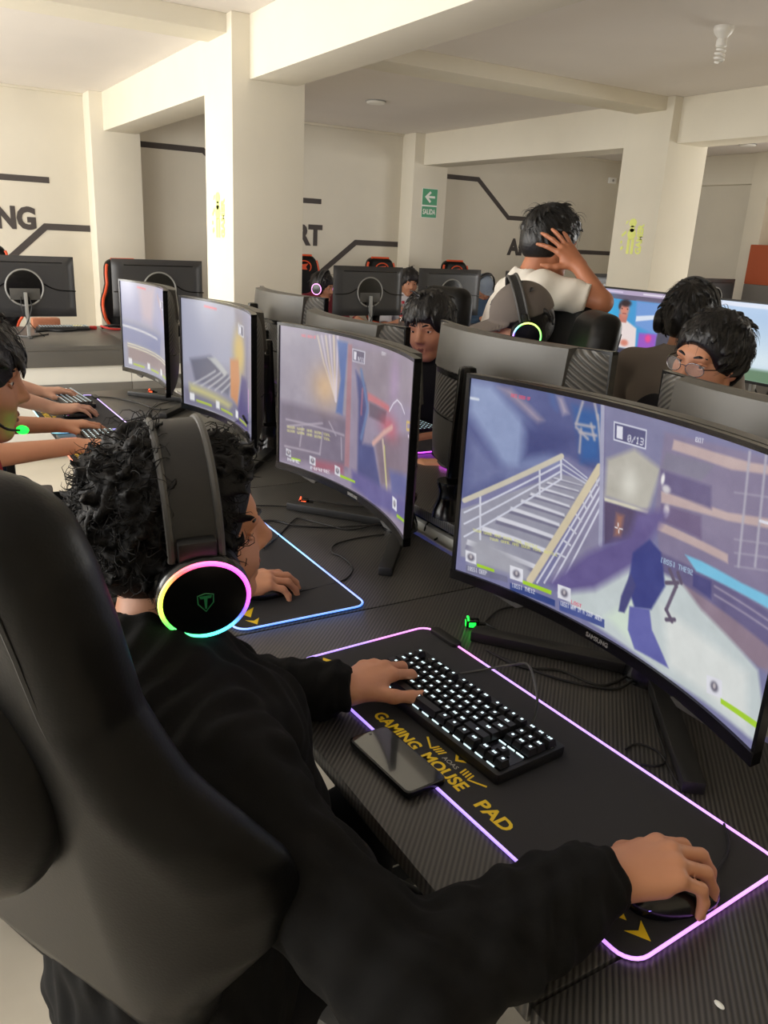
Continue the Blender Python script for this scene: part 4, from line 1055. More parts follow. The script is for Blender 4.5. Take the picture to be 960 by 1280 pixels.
# ------------------------------------------------------------------ keyboards
def keycap(w, d=0.0185, h=0.0105):
    m = MB(); a, b = w / 2, d / 2; ia, ib = a - 0.0025, b - 0.0028
    v = [(-a, -b, 0), (a, -b, 0), (a, b, 0), (-a, b, 0), (-ia, -ib + 0.001, h), (ia, -ib + 0.001, h), (ia, ib + 0.0012, h), (-ia, ib + 0.0012, h)]
    m.add(v, [(0, 3, 2, 1), (4, 5, 6, 7), (0, 1, 5, 4), (1, 2, 6, 5), (2, 3, 7, 6), (3, 0, 4, 7)], 0)
    return m
KEYW = {}
def key_obj(parent, w, x, y, z, lit, rng):
    kk = (round(w, 4), lit)
    if kk not in KEYW:
        m = keycap(w)
        if lit:
            ox = 0.0 if lit == 1 else -0.001
            for j in range(1 if lit == 1 else 2):
                cx = (-0.0022 + j * 0.0044) if lit == 2 else 0; ww = 0.0015 if lit == 2 else 0.002
                m.box((cx - ww, 0.0005, 0.0105), (cx + ww, 0.0047, 0.0108), 1)
        o = m.build('key', ['key', 'legend'], parent); KEYW[kk] = o.data
    else:
        o = link('key', KEYW[kk], parent)
    o.location = (x, y, z)
def tkl(loc, ang, label):
    t = thing('keyboard', label, 'keyboard', loc, ang, 'gaming keyboards')
    MB().prism(rrect(0.361, 0.145, 0.006), 0.002, 0.019, ((0, 0, 0), (1, 0, 0), (0, 1, 0), (0, 0, 1))).build('case', 'black_plastic', t, bevel=0.0025)
    MB().box((0.008, 0.009, 0.019), (0.353, 0.132, 0.0197)).build('plate', 'gloss_black', t)
    U = 0.01905; X0 = 0.0075; rng = np.random.default_rng(3)
    rows = [([1, -1] + [1] * 4 + [-.5] + [1] * 4 + [-.5] + [1] * 4 + [-.25] + [1] * 3, 5.25), ([1] * 13 + [2, -.25, 1, 1, 1], 4), ([1.5] + [1] * 12 + [1.5, -.25, 1, 1, 1], 3), ([1.75] + [1] * 11 + [2.25], 2), ([2.25] + [1] * 10 + [2.75, -1.25, 1], 1), ([1.25] * 3 + [6.25] + [1.25] * 4 + [-.25, 1, 1, 1], 0)]
    for wd, r in rows:
        x = 0.0
        for w in wd:
            if w < 0: x += -w; continue
            key_obj(t, w * U - 0.0012, X0 + (x + w / 2) * U, 0.0205 + r * U, 0.0215, 1 if rng.random() < 0.55 else 2, rng)
            x += w
    for k in range(13):
        x = 0.012 + k * 0.0262; MB().box((x, 0.0085, 0.0195), (x + 0.016, 0.0098, 0.0215)).build('glow_dash', 'legend', t)
    for k in range(3):
        MB().box((0.296 + k * 0.019, 0.0625, 0.0195), (0.311 + k * 0.019, 0.0640, 0.0215)).build('glow_dash', 'legend', t)
    text_mb('G', 0.016, 0.0004, ((0.343, 0.118, 0.0197), (1, 0, 0), (0, 1, 0), (0, 0, 1)), bold=0.0006).build('maker_mark', 'light_grey', t)
    MB().box((0.31, 0.128, 0.019), (0.345, 0.138, 0.021)).build('indicator_strip', 'legend', t)
    return t
KA = math.atan2(-0.996, 0.087)
kb1 = tkl((0.656, 1.127, DZ + 0.004), KA, 'black compact keyboard with white backlit keys on the violet-edged pad')
def slim_kb(loc, ang, label, lit):
    t = thing('keyboard', label, 'keyboard', loc, ang, 'gaming keyboards')
    MB().prism(rrect(0.36, 0.14, 0.006), 0.001, 0.018, ((0, 0, 0), (1, 0, 0), (0, 1, 0), (0, 0, 1))).build('case', 'black_plastic', t, bevel=0.0025)
    for r in range(6):
        m = MB(); U = 0.019; y = 0.012 + r * 0.0195
        for k in range(17):
            a = 0.009 + k * 0.0201
            m.box((a, y, 0.0185), (a + 0.0178, y + 0.017, 0.029)); m.box((a + 0.006, y + 0.008, 0.029), (a + 0.011, y + 0.013, 0.0293), 1)
        m.build('key_row', ['grey_plastic' if lit else 'key', 'legend'], t)
    return t
slim_kb((0.53, 2.17, DZ + 0.004), math.radians(-90), 'dark keyboard on the blue-edged pad, hidden behind the curly head', False)
slim_kb((0.55, 3.12, DZ + 0.004), math.radians(-90), 'keyboard on the orange-edged pad under a reaching hand', False)
slim_kb((0.57, 3.98, DZ + 0.004), math.radians(-86), 'grey keyboard on the far pale-edged pad', True)
slim_kb((1.78, 2.50, 0.809), math.radians(90), 'keyboard in front of the black-haired player, seen between two monitors', False)
slim_kb((1.30, 6.62, DZ), math.radians(180), 'lit keyboard under the wire-stand monitor on the far desk', True)

# ------------------------------------------------------------------ mice and small things on the desks
def mouse(loc, ang, label, glow, body='gloss_black'):
    t = thing('computer_mouse', label, 'mouse', loc, ang, 'gaming mice')
    s = SDF((-0.075, -0.045, -0.002), (0.075, 0.045, 0.05), 0.003)
    s.ell((-0.012, 0, 0.008), (0.05, 0.033, 0.031), k=0.01); s.ell((0.022, 0, 0.006), (0.042, 0.029, 0.02), k=0.015)
    s.plane((0, 0, 0.001), (0, 0, -1))
    sdf_obj(s, 'shell', body, t, world=False)
    MB().cyl((0.035, -0.004, 0.022), (0.035, 0.004, 0.022), 0.0095, n=18).build('scroll_wheel', 'grey_plastic', t)
    m = MB(); m.tube([(-0.045, 0.022 * math.cos(a), 0.012 + 0.006 * math.sin(a)) for a in np.linspace(0.1, 3, 9)], 0.003, 6, cols=[lin(glow)] * 9); m.build('light_strip', 'rgb', t, colattr=True)
    return t
mouse((0.745, 0.493, DZ + 0.004), math.radians(-16), 'black mouse under the nearest right hand', '#8060ff')
mouse((0.655, 1.535, DZ + 0.004), math.radians(3), 'black mouse with green light on the blue-edged pad', '#30ff60')
mouse((0.63, 3.47, DZ + 0.004), 0, 'dark mouse with magenta light on the far pad', '#ff30c0')
mouse((0.63, 2.90, DZ + 0.004), 0, 'pale mouse on the orange-edged pad', '#ffffff', 'light_grey')
o = thing('computer_mouse', 'white mouse on the third-row desk below the video call', 'mouse', at_t(768, 443, 4.35), 0.4)
o.location.z = DZ + 0.0
s = SDF((-0.07, -0.045, -0.002), (0.07, 0.045, 0.05), 0.004); s.ell((0, 0, 0.006), (0.055, 0.032, 0.034)); s.plane((0, 0, 0.001), (0, 0, -1)); sdf_obj(s, 'shell', 'bulb', o, world=False)
MB().cyl((0.03, -0.004, 0.03), (0.03, 0.004, 0.03), 0.008, n=16).build('scroll_wheel', 'grey_plastic', o)
o.location = (3.50, 3.28, DZ); o.location = (3.5, 3.33, DZ)

ph = thing('phone', 'black phone lying face up across the near edge of the violet-edged pad', 'phone', (0.5835, 0.883, DZ + 0.004), math.radians(-86))
MB().prism([(p[0] - 0.08, p[1] - 0.0365) for p in rrect(0.16, 0.073, 0.01)], 0.0004, 0.011, ((0, 0, 0), (1, 0, 0), (0, 1, 0), (0, 0, 1))).build('body', 'gloss_black', ph, bevel=0.003)
MB().prism([(p[0] - 0.0765, p[1] - 0.033) for p in rrect(0.153, 0.066, 0.008)], 0.011, 0.0114, ((0, 0, 0), (1, 0, 0), (0, 1, 0), (0, 0, 1))).build('screen_glass', 'phone_glass', ph)
MB().cyl((-0.07, 0.0, 0.0114), (-0.07, 0, 0.0116), 0.0022, n=14).build('front_camera', 'grey_plastic', ph)
def plug(loc, ang, led, label):
    t = thing('usb_plug', label, 'plug', loc, ang, 'lit cable plugs behind the pads')
    MB().box((-0.016, -0.009, 0.001), (0.012, 0.009, 0.018)).build('body', 'gloss_black', t, bevel=0.003)
    m = MB(); m.tube([(-0.012, 0.0095 * math.cos(a), 0.0185 + 0.003 * math.sin(a)) for a in np.linspace(0, PI, 7)], 0.0022, 6); m.box((-0.0166, -0.006, 0.004), (-0.016, 0.006, 0.015)); m.box((-0.01, -0.0094, 0.004), (0.004, -0.009, 0.014)); m.build('light', led, t)
    MB().cyl((0.012, 0, 0.009), (0.026, 0, 0.008), 0.0045, 0.003, 12).build('strain_relief', 'cable', t)
    return t
plug((0.975, 1.215, DZ), math.radians(-30), 'led_green', 'small green-lit cable plug left of the large monitor stand')
plug((1.0, 2.09, DZ), math.radians(-30), 'led_red', 'small orange-red lit plug by the alley monitor stand')
plug((1.05, 3.91, DZ), math.radians(-30), 'led_red', 'tiny red-lit plug under the smallest curved monitor')
cr = thing('paper_scrap', 'tiny white scrap on the nearest desk at bottom right', 'scrap', (0.676, 0.368, DZ))
MB().ball((0, 0, 0.002), (0.0035, 0.0065, 0.002), 10).build('scrap', 'sign_white', cr)
# cables
def cable(pts, r, label, m='cable', group='cables on the near desks', name='cable'):
    o = MB().tube(cr_spline(pts, 8), r, 8).build(name, m); return tag(o, label, 'cable', group)
zc = DZ + 0.003
def zp(x, y, h=0.003): return at_z(x, y, DZ + h)
cable([zp(664, 908, 0.02), zp(670, 890, 0.045), at_z(671, 868, DZ + 0.075), at_z(661, 832, DZ + 0.07), zp(640, 831, 0.03), zp(600, 838, 0.008), zp(575, 842, 0.004)], 0.0022, 'grey braided keyboard cable arching up over the violet pad edge', 'grey_plastic')
cable([zp(905, 1030, 0.006), zp(911, 1055, 0.006), zp(905, 1075, 0.008), zp(893, 1090, 0.012)], 0.0018, 'thin mouse cable at the right of the nearest hand')
cable([zp(782, 937), zp(795, 930), zp(812, 934), zp(828, 945), zp(845, 975), zp(856, 990)], 0.0018, 'thin looped cable behind the pad edge, left of the right stand leg')
cable([zp(800, 955), zp(823, 957), zp(832, 945), zp(818, 900), zp(812, 860), zp(814, 838, 0.02)], 0.0018, 'thin cable running down from the large monitor stand')
cable([zp(608, 812), zp(650, 833), zp(700, 838), zp(745, 856), zp(770, 852), zp(793, 838, 0.01)], 0.0025, 'black cable looping under the left stand leg of the large monitor')
cable([zp(622, 820), zp(690, 846), zp(740, 858), zp(775, 860), zp(800, 842, 0.01)], 0.0025, 'second black cable beside the loop under the large monitor')
cable([zp(606, 778), zp(625, 762), zp(655, 759), zp(700, 772), zp(735, 790, 0.01)], 0.002, 'cable curving from the green-lit plug to the large monitor')
cable([zp(606, 778), zp(640, 798), zp(668, 806), zp(720, 810)], 0.002, 'short black cable from the green-lit plug behind the stand leg')
cable([zp(357, 742, 0.01), zp(395, 735), zp(425, 727), zp(438, 718), zp(440, 708), zp(428, 696), zp(415, 690), zp(420, 680), zp(450, 672), zp(480, 668)], 0.0019, 'mouse cable snaking from the blue-edged pad to the alley monitor')
cable([zp(330, 685, 0.01), zp(350, 668), zp(365, 652), zp(375, 648), zp(405, 655), zp(440, 662), zp(480, 652, 0.01)], 0.0022, 'keyboard cable crossing the far corner of the blue-edged pad')
cable([zp(327, 651), zp(345, 651), zp(372, 657), zp(420, 659), zp(478, 655, 0.01)], 0.0025, 'black cable lying along the alley monitor stand')
cable([zp(385, 624), zp(410, 628), zp(440, 632), zp(465, 634)], 0.002, 'black cable behind the alley monitor stand leg')
cable([zp(320, 632), zp(335, 632), zp(358, 633)], 0.0018, 'thin cable in front of the left tip of the alley monitor stand')
cable([zp(100, 495), zp(140, 497), zp(170, 503), zp(205, 512), zp(235, 500)], 0.0025, 'far black cable below the smallest curved monitor')
cable([zp(112, 533), zp(150, 528), zp(172, 522), zp(185, 517), zp(200, 505), zp(240, 497)], 0.0022, 'mouse cable of the far pad')
cable([at_z(548, 640, DZ + 0.05), at_z(537, 650, DZ + 0.01), zp(531, 662, -0.02), zp(533, 672, -0.06)], 0.003, 'black cable dropping into the gap beside the post, left strand', group='cables in the gap')
cable([at_z(560, 632, DZ + 0.06), at_z(545, 642, DZ + 0.03), zp(536, 655, -0.01), zp(535, 672, -0.05)], 0.003, 'black cable dropping into the gap beside the post, right strand', group='cables in the gap')
cable([zp(577, 660, 0.02), zp(562, 664, 0.0), zp(543, 675, -0.03)], 0.003, 'short black cable crossing the gap left of the staircase screen', group='cables in the gap')
for k, (a, b) in enumerate(((318, 470), (322, 482), (330, 500))):
    cable([zp(a - 2, b + 8), zp(a + 14, b + 3, 0.02), zp(a + 24, b - 6, 0.03), zp(a + 30, b + 4)], 0.003, ['upper black cable tangled at the foot of the tall black post', 'middle black cable tangled at the foot of the tall black post', 'lower black cable tangled at the foot of the tall black post'][k], group='cables at the tall post')
for k, pts in enumerate(([(308, 540, 0.16), (318, 552, 0.06), (335, 562, 0.0), (350, 575, -0.03)], [(304, 520, 0.2), (316, 540, 0.1), (332, 556, 0.02), (352, 570, -0.02)])):
    cable([at_z(a, b, DZ + h) for a, b, h in pts], 0.004, ['thick cable falling behind the orange-figure monitor, lower strand', 'thick cable falling behind the orange-figure monitor, upper strand'][k], group='cables behind the orange-figure monitor')

# ------------------------------------------------------------------ things on the far desks
def bottle(x, y, label):
    t = thing('soda_bottle', label, 'bottle', (x, y, DZ))
    MB().lathe([(0.02, 0.0), (0.031, 0.006), (0.032, 0.08), (0.028, 0.1), (0.032, 0.12), (0.03, 0.16), (0.014, 0.2), (0.0125, 0.215)], (x, y, DZ), 20).build('bottle', 'glass', t, world=True)
    MB().lathe([(0.0325, 0.1), (0.0335, 0.102), (0.0335, 0.148), (0.0325, 0.15)], (x, y, DZ), 20).build('paper_label', 'label_red', t, world=True)
    MB().lathe([(0.0145, 0.212), (0.0145, 0.232), (0.012, 0.235)], (x, y, DZ), 18).build('cap', 'label_red', t, world=True)
bottle(4.03, 6.45, 'soda bottle with red label in front of the white-shirt player')
def tumbler(x, y, h, label):
    t = thing('drinking_glass', label, 'glass', (x, y, DZ), group='glasses on the far desks')
    MB().lathe([(0.03, 0), (0.036, h), (0.033, h), (0.028, 0.01), (0.001, 0.01)], (x, y, DZ), 20).build('glass_wall', 'glass', t, world=True)
    MB().lathe([(0.0345, h - 0.002), (0.037, h - 0.002), (0.037, h + 0.001), (0.0345, h + 0.001)], (x, y, DZ), 20).build('rim', 'chrome', t, world=True)
tumbler(4.76, 6.56, 0.125, 'clear glass on the far desk left of the grey-cap player')
tumbler(6.17, 6.6, 0.16, 'clear glass behind the elbow of the standing man')
def small(name, label, cat, c, size, m, m2=None):
    t = thing(name, label, cat, c)
    MB().box((c[0] - size[0] / 2, c[1] - size[1] / 2, c[2]), (c[0] + size[0] / 2, c[1] + size[1] / 2, c[2] + size[2])).build('body', m, t, world=True, bevel=min(size) * 0.25)
    MB().box((c[0] - size[0] * 0.3, c[1] - size[1] / 2 - 0.002, c[2] + size[2] * 0.3), (c[0] + size[0] * 0.3, c[1] - size[1] / 2, c[2] + size[2] * 0.7)).build('front_mark', m2 or m, t, world=True)
small('lighter_box', 'small pale yellow box on the far desk', 'box', (1.225, 6.55, DZ), (0.075, 0.05, 0.03), 'yellow_plastic', 'bulb')
small('bottle_cap', 'small red cap-like piece on the far desk', 'cap', (1.335, 6.55, DZ), (0.05, 0.04, 0.025), 'red_plastic')
small('pouch', 'brown pouch behind the wire-stand monitor', 'pouch', (1.02, 6.68, DZ), (0.2, 0.1, 0.075), 'skin_dark')  # plain brown block in place of a hand
hs0 = thing('cable_bundle', 'black and red cable bundle at the right end of the left far desk', 'cable', (1.47, 6.5, DZ))
m = MB(); m.tube(cr_spline([(1.38, 6.5, DZ + 0.03), (1.44, 6.45, DZ + 0.015), (1.52, 6.46, DZ + 0.01), (1.58, 6.55, DZ + 0.02)], 6), 0.008, 8); m.build('red_strand', 'red_plastic', hs0, world=True)
m = MB(); m.tube(cr_spline([(1.4, 6.56, DZ + 0.012), (1.48, 6.52, DZ + 0.03), (1.6, 6.54, DZ + 0.012)], 6), 0.012, 8); m.build('black_strand', 'cable', hs0, world=True)
m = MB(); m.tube(cr_spline([(0.9, 6.4, DZ + 0.008), (1.0, 6.45, DZ + 0.008), (1.1, 6.4, DZ + 0.01), (1.2, 6.47, DZ + 0.008)], 6), 0.008, 8); tag(m.build('cable', 'cable'), 'black cable lying below the wire-stand monitor', 'cable')
# ------------------------------------------------------------------ gaming chairs
WZ = [0.46, 0.52, 0.60, 0.68, 0.76, 0.84, 0.90, 0.95, 1.0, 1.05, 1.12, 1.2, 1.26, 1.32]
WW = [0.13, 0.135, 0.14, 0.155, 0.19, 0.245, 0.262, 0.258, 0.235, 0.20, 0.17, 0.165, 0.155, 0.13]
def back_x(y, z):
    wing = np.exp(-((z - 0.90) / 0.17) ** 2)
    return 0.085 * np.clip((np.abs(y) - 0.12) / 0.16, 0, 1.3) ** 1.5 * wing + 0.10 - 0.2 * (z - 0.5) + 0.3 * np.maximum(0.74 - z, 0)
def chair_proto(h):
    t = thing('gaming_chair', 'x', 'chair')
    s = SDF((-0.2, -0.36, 0.4), (0.32, 0.36, 1.38), h)
    def f(X, Y, Z):
        w = np.interp(Z, WZ, WW); r = 0.042
        d1 = np.abs(X - back_x(Y, Z)) - 0.048 + r; d2 = (np.abs(Y) - w) * 0.85 + r; d3 = np.maximum(Z - 1.325, 0.47 - Z) + r
        return np.sqrt(np.maximum(d1, 0) ** 2 + np.maximum(d2, 0) ** 2 + np.maximum(d3, 0) ** 2) + np.minimum(np.maximum(np.maximum(d1, d2), d3), 0) - r
    s.func((-0.2, -0.36, 0.4), (0.25, 0.36, 1.38), f, 0)
    s.ell((0.14, 0, 0.7), (0.05, 0.12, 0.13), k=0.03)
    sdf_obj(s, 'backrest', 'leather', t, world=False)
    s = SDF((-0.2, -0.2, 0.8), (0.0, 0.2, 1.25), h)
    s.ell((-0.055, 0.02, 1.035), (0.065, 0.13, 0.155), k=0.0)
    sdf_obj(s, 'rear_pad', 'leather', t, world=False)
    for sg_ in (-1, 1):
        pts = []; pts2 = []
        for z in np.linspace(0.52, 1.27, 40):
            w = float(np.interp(z, WZ, WW)); pts.append((back_x(w, z) - 0.047, sg_ * (w - 0.038), z)); pts2.append((back_x(w, z) - 0.03, sg_ * (w - 0.002), z))
        MB().tube(pts, 0.003, 6).build('seam_piping', 'stitch', t)
    s = SDF((0.0, -0.32, 0.36), (0.62, 0.32, 0.6), h)
    def g(X, Y, Z):
        r = 0.04; top = 0.5 + 0.05 * np.clip((np.abs(Y) - 0.17) / 0.08, 0, 1); 
        d1 = np.abs(X - 0.37) - 0.21 + r; d2 = np.abs(Y) - 0.235 + r; d3 = np.maximum(Z - top, 0.41 - Z) + r
        return np.sqrt(np.maximum(d1, 0) ** 2 + np.maximum(d2, 0) ** 2 + np.maximum(d3, 0) ** 2) + np.minimum(np.maximum(np.maximum(d1, d2), d3), 0) - r
    s.func((0.0, -0.32, 0.36), (0.62, 0.32, 0.6), g, 0)
    sdf_obj(s, 'seat', 'leather', t, world=False)
    for sg_ in (-1, 1):
        a = MB(); a.box((0.14, sg_ * 0.30 - 0.045, 0.665), (0.40, sg_ * 0.30 + 0.045, 0.695)); o = a.build('armrest', 'grey_plastic', t, bevel=0.012)
        b = MB(); b.bar((0.26, sg_ * 0.3, 0.665), (0.26, sg_ * 0.3, 0.46), 0.06, 0.03, up=(1, 0, 0)); b.bar((0.26, sg_ * 0.3, 0.46), (0.26, sg_ * 0.22, 0.40), 0.06, 0.025, up=(1, 0, 0)); b.build('armrest_post', 'black_plastic', o, bevel=0.004)
        MB().lathe([(0.045, -0.012), (0.05, 0.0), (0.045, 0.012)], (0.16, sg_ * 0.16, 0.5), 20, R=Matrix.Rotation(PI / 2, 3, 'X')).build('hinge_cover', 'black_plastic', t)
    MB().lathe([(0.05, 0.4), (0.05, 0.36), (0.028, 0.35), (0.028, 0.2), (0.035, 0.2), (0.035, 0.1)], (0.22, 0, 0), 20).build('gas_lift', 'steel', t)
    for k in range(5):
        a = 2 * PI * k / 5 + 0.3; c, s_ = math.cos(a), math.sin(a)
        l = MB(); l.bar((0.22, 0, 0.12), (0.22 + 0.3 * c, 0.3 * s_, 0.085), 0.06, 0.045, w2=0.04, h2=0.03); lg = l.build('base_leg', 'black_plastic', t, bevel=0.006)
        q = MB()
        for d in (-0.014, 0.014):
            ax = Vector((-s_, c, 0)); ctr = Vector((0.22 + 0.3 * c, 0.3 * s_, 0.032))
            q.cyl(ctr + ax * (d - 0.008), ctr + ax * (d + 0.008), 0.031, n=18)
        q.cyl((0.22 + 0.3 * c, 0.3 * s_, 0.03), (0.22 + 0.3 * c, 0.3 * s_, 0.08), 0.012, n=10)
        q.build('caster', 'black_plastic', lg, sharp=40)
    return t
ch0 = chair_proto(0.006)
ch0.location = (0.07, 0.765, 0); ch0.rotation_euler = (0, 0, math.radians(27))
ch0['label'] = 'large black leather gaming chair in the left foreground, behind the hooded player'
def orange_variant(src):
    t = copy_tree(src)
    for sg_ in (-1, 1):
        pts = [(back_x(np.interp(z, WZ, WW), z) + 0.03, sg_ * (np.interp(z, WZ, WW) - 0.004), z) for z in np.linspace(0.55, 1.28, 40)]
        MB().tube(pts, 0.011, 8).build('orange_piping', 'orange', t)
    MB().tube([(back_x(0, 1.318) + 0.02, y, 1.322) for y in np.linspace(-0.1, 0.1, 9)], 0.012, 8).build('orange_piping', 'orange', t)
    x = float(back_x(0, 1.22)) + 0.05
    MB().tube([(x, 0.075 * math.cos(a), 1.22 + 0.055 * math.sin(a)) for a in np.linspace(0, 2 * PI, 25)[:-1]], 0.006, 8, True).build('emblem_ring', 'orange', t)
    q = MB(); q.prism([(-0.045, 0.02), (0.045, 0.03), (0.02, 0.0), (0.04, -0.03), (-0.04, -0.02), (-0.01, 0.002)], -0.003, 0.003, ((x, 0, 1.22), (0, 1, 0), (0, 0, 1), (1, 0, 0))); q.build('emblem', 'orange', t)
    for sg_ in (-1, 1):
        MB().box((0.08, sg_ * 0.12 - 0.04, 0.5), (0.195, sg_ * 0.14 + 0.04, 0.72)).build('orange_side', 'orange', t, bevel=0.015)
    return t
och = orange_variant(ch0)
far_ch = [((0.70, 7.15), -90, 'black chair with orange rim behind the wire-stand monitor at the left edge'), ((1.73, 7.1), -78, 'black and orange chair beside the smallest curved monitor'), ((3.46, 7.35), -90, 'black chair with orange emblem behind the maroon hoodie player'), ((4.35, 7.4), -90, 'chair with orange-red top behind the white-shirt player'), ((5.2, 7.3), -90, 'orange-rimmed chair behind the grey-cap player')]
for i, (p, a, l) in enumerate(far_ch):
    t = och if i == 0 else copy_tree(och)
    t.location = (p[0], p[1], 0); t.rotation_euler = (0, 0, math.radians(a)); t['label'] = l; t.scale.z = 0.94 if i == 1 else 1.0; t['group'] = 'black and orange chairs of the far row'
for p, a, l in (((-0.22, 1.70), 0, 'chair of the second near-row player, in red, left of frame'), ((0.04, 3.06), -8, 'chair of the third near-row player with grey armrest'), ((-0.28, 3.62), 0, 'chair of the farthest near-row player'), ((2.06, 3.03), 188, 'grey-black chair behind the black-haired player'), ((2.19, 2.38), 165, 'black chair at the back of the cap-wearing player'), ((1.88, 1.95), 150, 'empty black chair under the elbow of the standing man'), ((2.30, 1.38), 178, 'grey-black chair behind the man with glasses')):
    dup(ch0, l, (p[0], p[1], 0), math.radians(a), 'black gaming chairs')
ch0['group'] = 'black gaming chairs'

st = thing('stool', 'round black stool under the grey-shirt player with back turned', 'stool', (2.66, 2.2, 0))
MB().lathe([(0.17, 0.44), (0.185, 0.46), (0.185, 0.49), (0.17, 0.505), (0.01, 0.51)], (2.66, 2.2, 0), 32).build('seat', 'leather', st, world=True)
MB().cyl((2.66, 2.2, 0.05), (2.66, 2.2, 0.45), 0.025).build('post', 'chrome', st, world=True)
MB().lathe([(0.2, 0.0), (0.2, 0.02), (0.03, 0.06)], (2.66, 2.2, 0), 32).build('base', 'steel', st, world=True)
# ------------------------------------------------------------------ people
def Rz(a): return np.array(Matrix.Rotation(a, 3, 'Z'))
def head_R(yaw, pitch=0.0, roll=0.0):
    """x forward, y left, z up; pitch > 0 looks down, roll > 0 tips the crown to the person's left"""
    return np.array(Matrix.Rotation(math.radians(yaw), 3, 'Z') @ Matrix.Rotation(math.radians(pitch), 3, 'Y') @ Matrix.Rotation(math.radians(-roll), 3, 'X'))
def capcone(s, a, b, ra, rb, k=0.01, mode='add', sq=None):
    """cone that ends flat at b"""
    a = np.array(a, float); b = np.array(b, float); m = max(ra, rb) + k + 2.5 * s.h
    w = s.win(np.minimum(a, b) - m, np.maximum(a, b) + m)
    if w is None: return
    sl, X, Y, Z = w; ba = b - a; L = np.linalg.norm(ba); u = ba / L
    px, py, pz = X - a[0], Y - a[1], Z - a[2]
    ax = px * u[0] + py * u[1] + pz * u[2]; t = np.clip(ax / L, 0, 1)
    q2 = np.sqrt((px - t * ba[0]) ** 2 + (py - t * ba[1]) ** 2 + (pz - t * ba[2]) ** 2)
    d = np.maximum(q2 - (ra + (rb - ra) * t), ax - L)
    s.put(sl, d.astype(np.float32), k, mode)
def V3(a): return np.array(a, float)
def head_sdf(s, c, R):
    P = lambda x, y, z: c + R @ V3((x, y, z))
    C = lambda a, b, ra, rb=None, k=0.012, mode='add': s.cone(P(*a), P(*b), ra, rb, k, mode)
    E = lambda a, r, k=0.012, mode='add': s.ell(P(*a), r, R, k, mode)
    E((-0.012, 0, 0.03), (0.097, 0.076, 0.092), 0.01)
    E((0.03, 0, -0.035), (0.064, 0.06, 0.082), 0.03)
    for y in (-1, 1):
        C((0.0, y * 0.056, -0.05), (0.062, y * 0.018, -0.098), 0.018, 0.018, 0.025)
        C((0.045, y * 0.046, -0.03), (0.068, y * 0.028, -0.045), 0.024, 0.02, 0.03)
    C((0.076, -0.012, -0.1), (0.076, 0.012, -0.1), 0.017, 0.017, 0.02)
    C((0.08, -0.036, 0.024), (0.08, 0.036, 0.024), 0.013, 0.013, 0.016)
    for y in (-1, 1): E((0.103, y * 0.033, 0.003), (0.018, 0.016, 0.010), 0.012, 'sub')
    C((0.087, 0, 0.012), (0.108, 0, -0.028), 0.0075, 0.0118, 0.014)
    for y in (-1, 1): E((0.097, y * 0.011, -0.033), (0.012, 0.0085, 0.008), 0.006)
    C((0.09, -0.016, -0.063), (0.09, 0.016, -0.063), 0.0085, 0.0085, 0.006); C((0.088, -0.014, -0.075), (0.088, 0.014, -0.075), 0.0088, 0.0088, 0.006)
    E((0.1, 0, -0.0692), (0.014, 0.022, 0.0016), 0.003, 'sub')
    for y in (-1, 1):
        E((-0.008, y * 0.079, -0.008), (0.019, 0.0095, 0.032), 0.006); E((-0.003, y * 0.09, -0.004), (0.011, 0.007, 0.018), 0.004, 'sub')
    return P
def face_parts(c, R, parent, brows=True, hair='hair', skin='skin', lips=True):
    M = Matrix.Translation(Vector(c)) @ Matrix(R).to_4x4()
    for y in (-1, 1):
        m = MB(); m.ball((0.0735, y * 0.033, 0.003), 0.0115, 14); m.xf(M); o = m.build('eye', 'eye_white', parent, world=True)
        m = MB(); m.ball((0.0822, y * 0.033, 0.002), (0.004, 0.0056, 0.0056), 12); m.xf(M); m.build('iris', 'iris', o, world=True)
        m = MB(); m.tube([(0.081, y * 0.019, 0.0055), (0.0845, y * 0.027, 0.0095), (0.0845, y * 0.037, 0.0100), (0.077, y * 0.047, 0.006)], [0.003, 0.0042, 0.0042, 0.003], 8); m.tube([(0.081, y * 0.019, 0.000), (0.0835, y * 0.030, -0.006), (0.0825, y * 0.038, -0.0058), (0.077, y * 0.047, 0.001)], [0.002, 0.003, 0.003, 0.002], 8); m.xf(M); m.build('eyelid', skin, parent, world=True)
        if brows:
            m = MB(); m.tube([(0.093, y * 0.014, 0.024), (0.0935, y * 0.03, 0.03), (0.082, y * 0.05, 0.027)], [0.003, 0.0042, 0.0018], 6); m.xf(M); m.build('eyebrow', hair, parent, world=True)
    if lips:
        m = MB(); m.tube([(0.088, -0.021, -0.067), (0.0975, -0.007, -0.0635), (0.0985, 0, -0.065), (0.0975, 0.007, -0.0635), (0.088, 0.021, -0.067)], [0.002, 0.0045, 0.004, 0.0045, 0.002], 8)
        m.tube([(0.088, -0.019, -0.0705), (0.0965, 0, -0.0755), (0.088, 0.019, -0.0705)], [0.002, 0.0055, 0.002], 8); m.xf(M); m.build('lips', 'lips', parent, world=True)
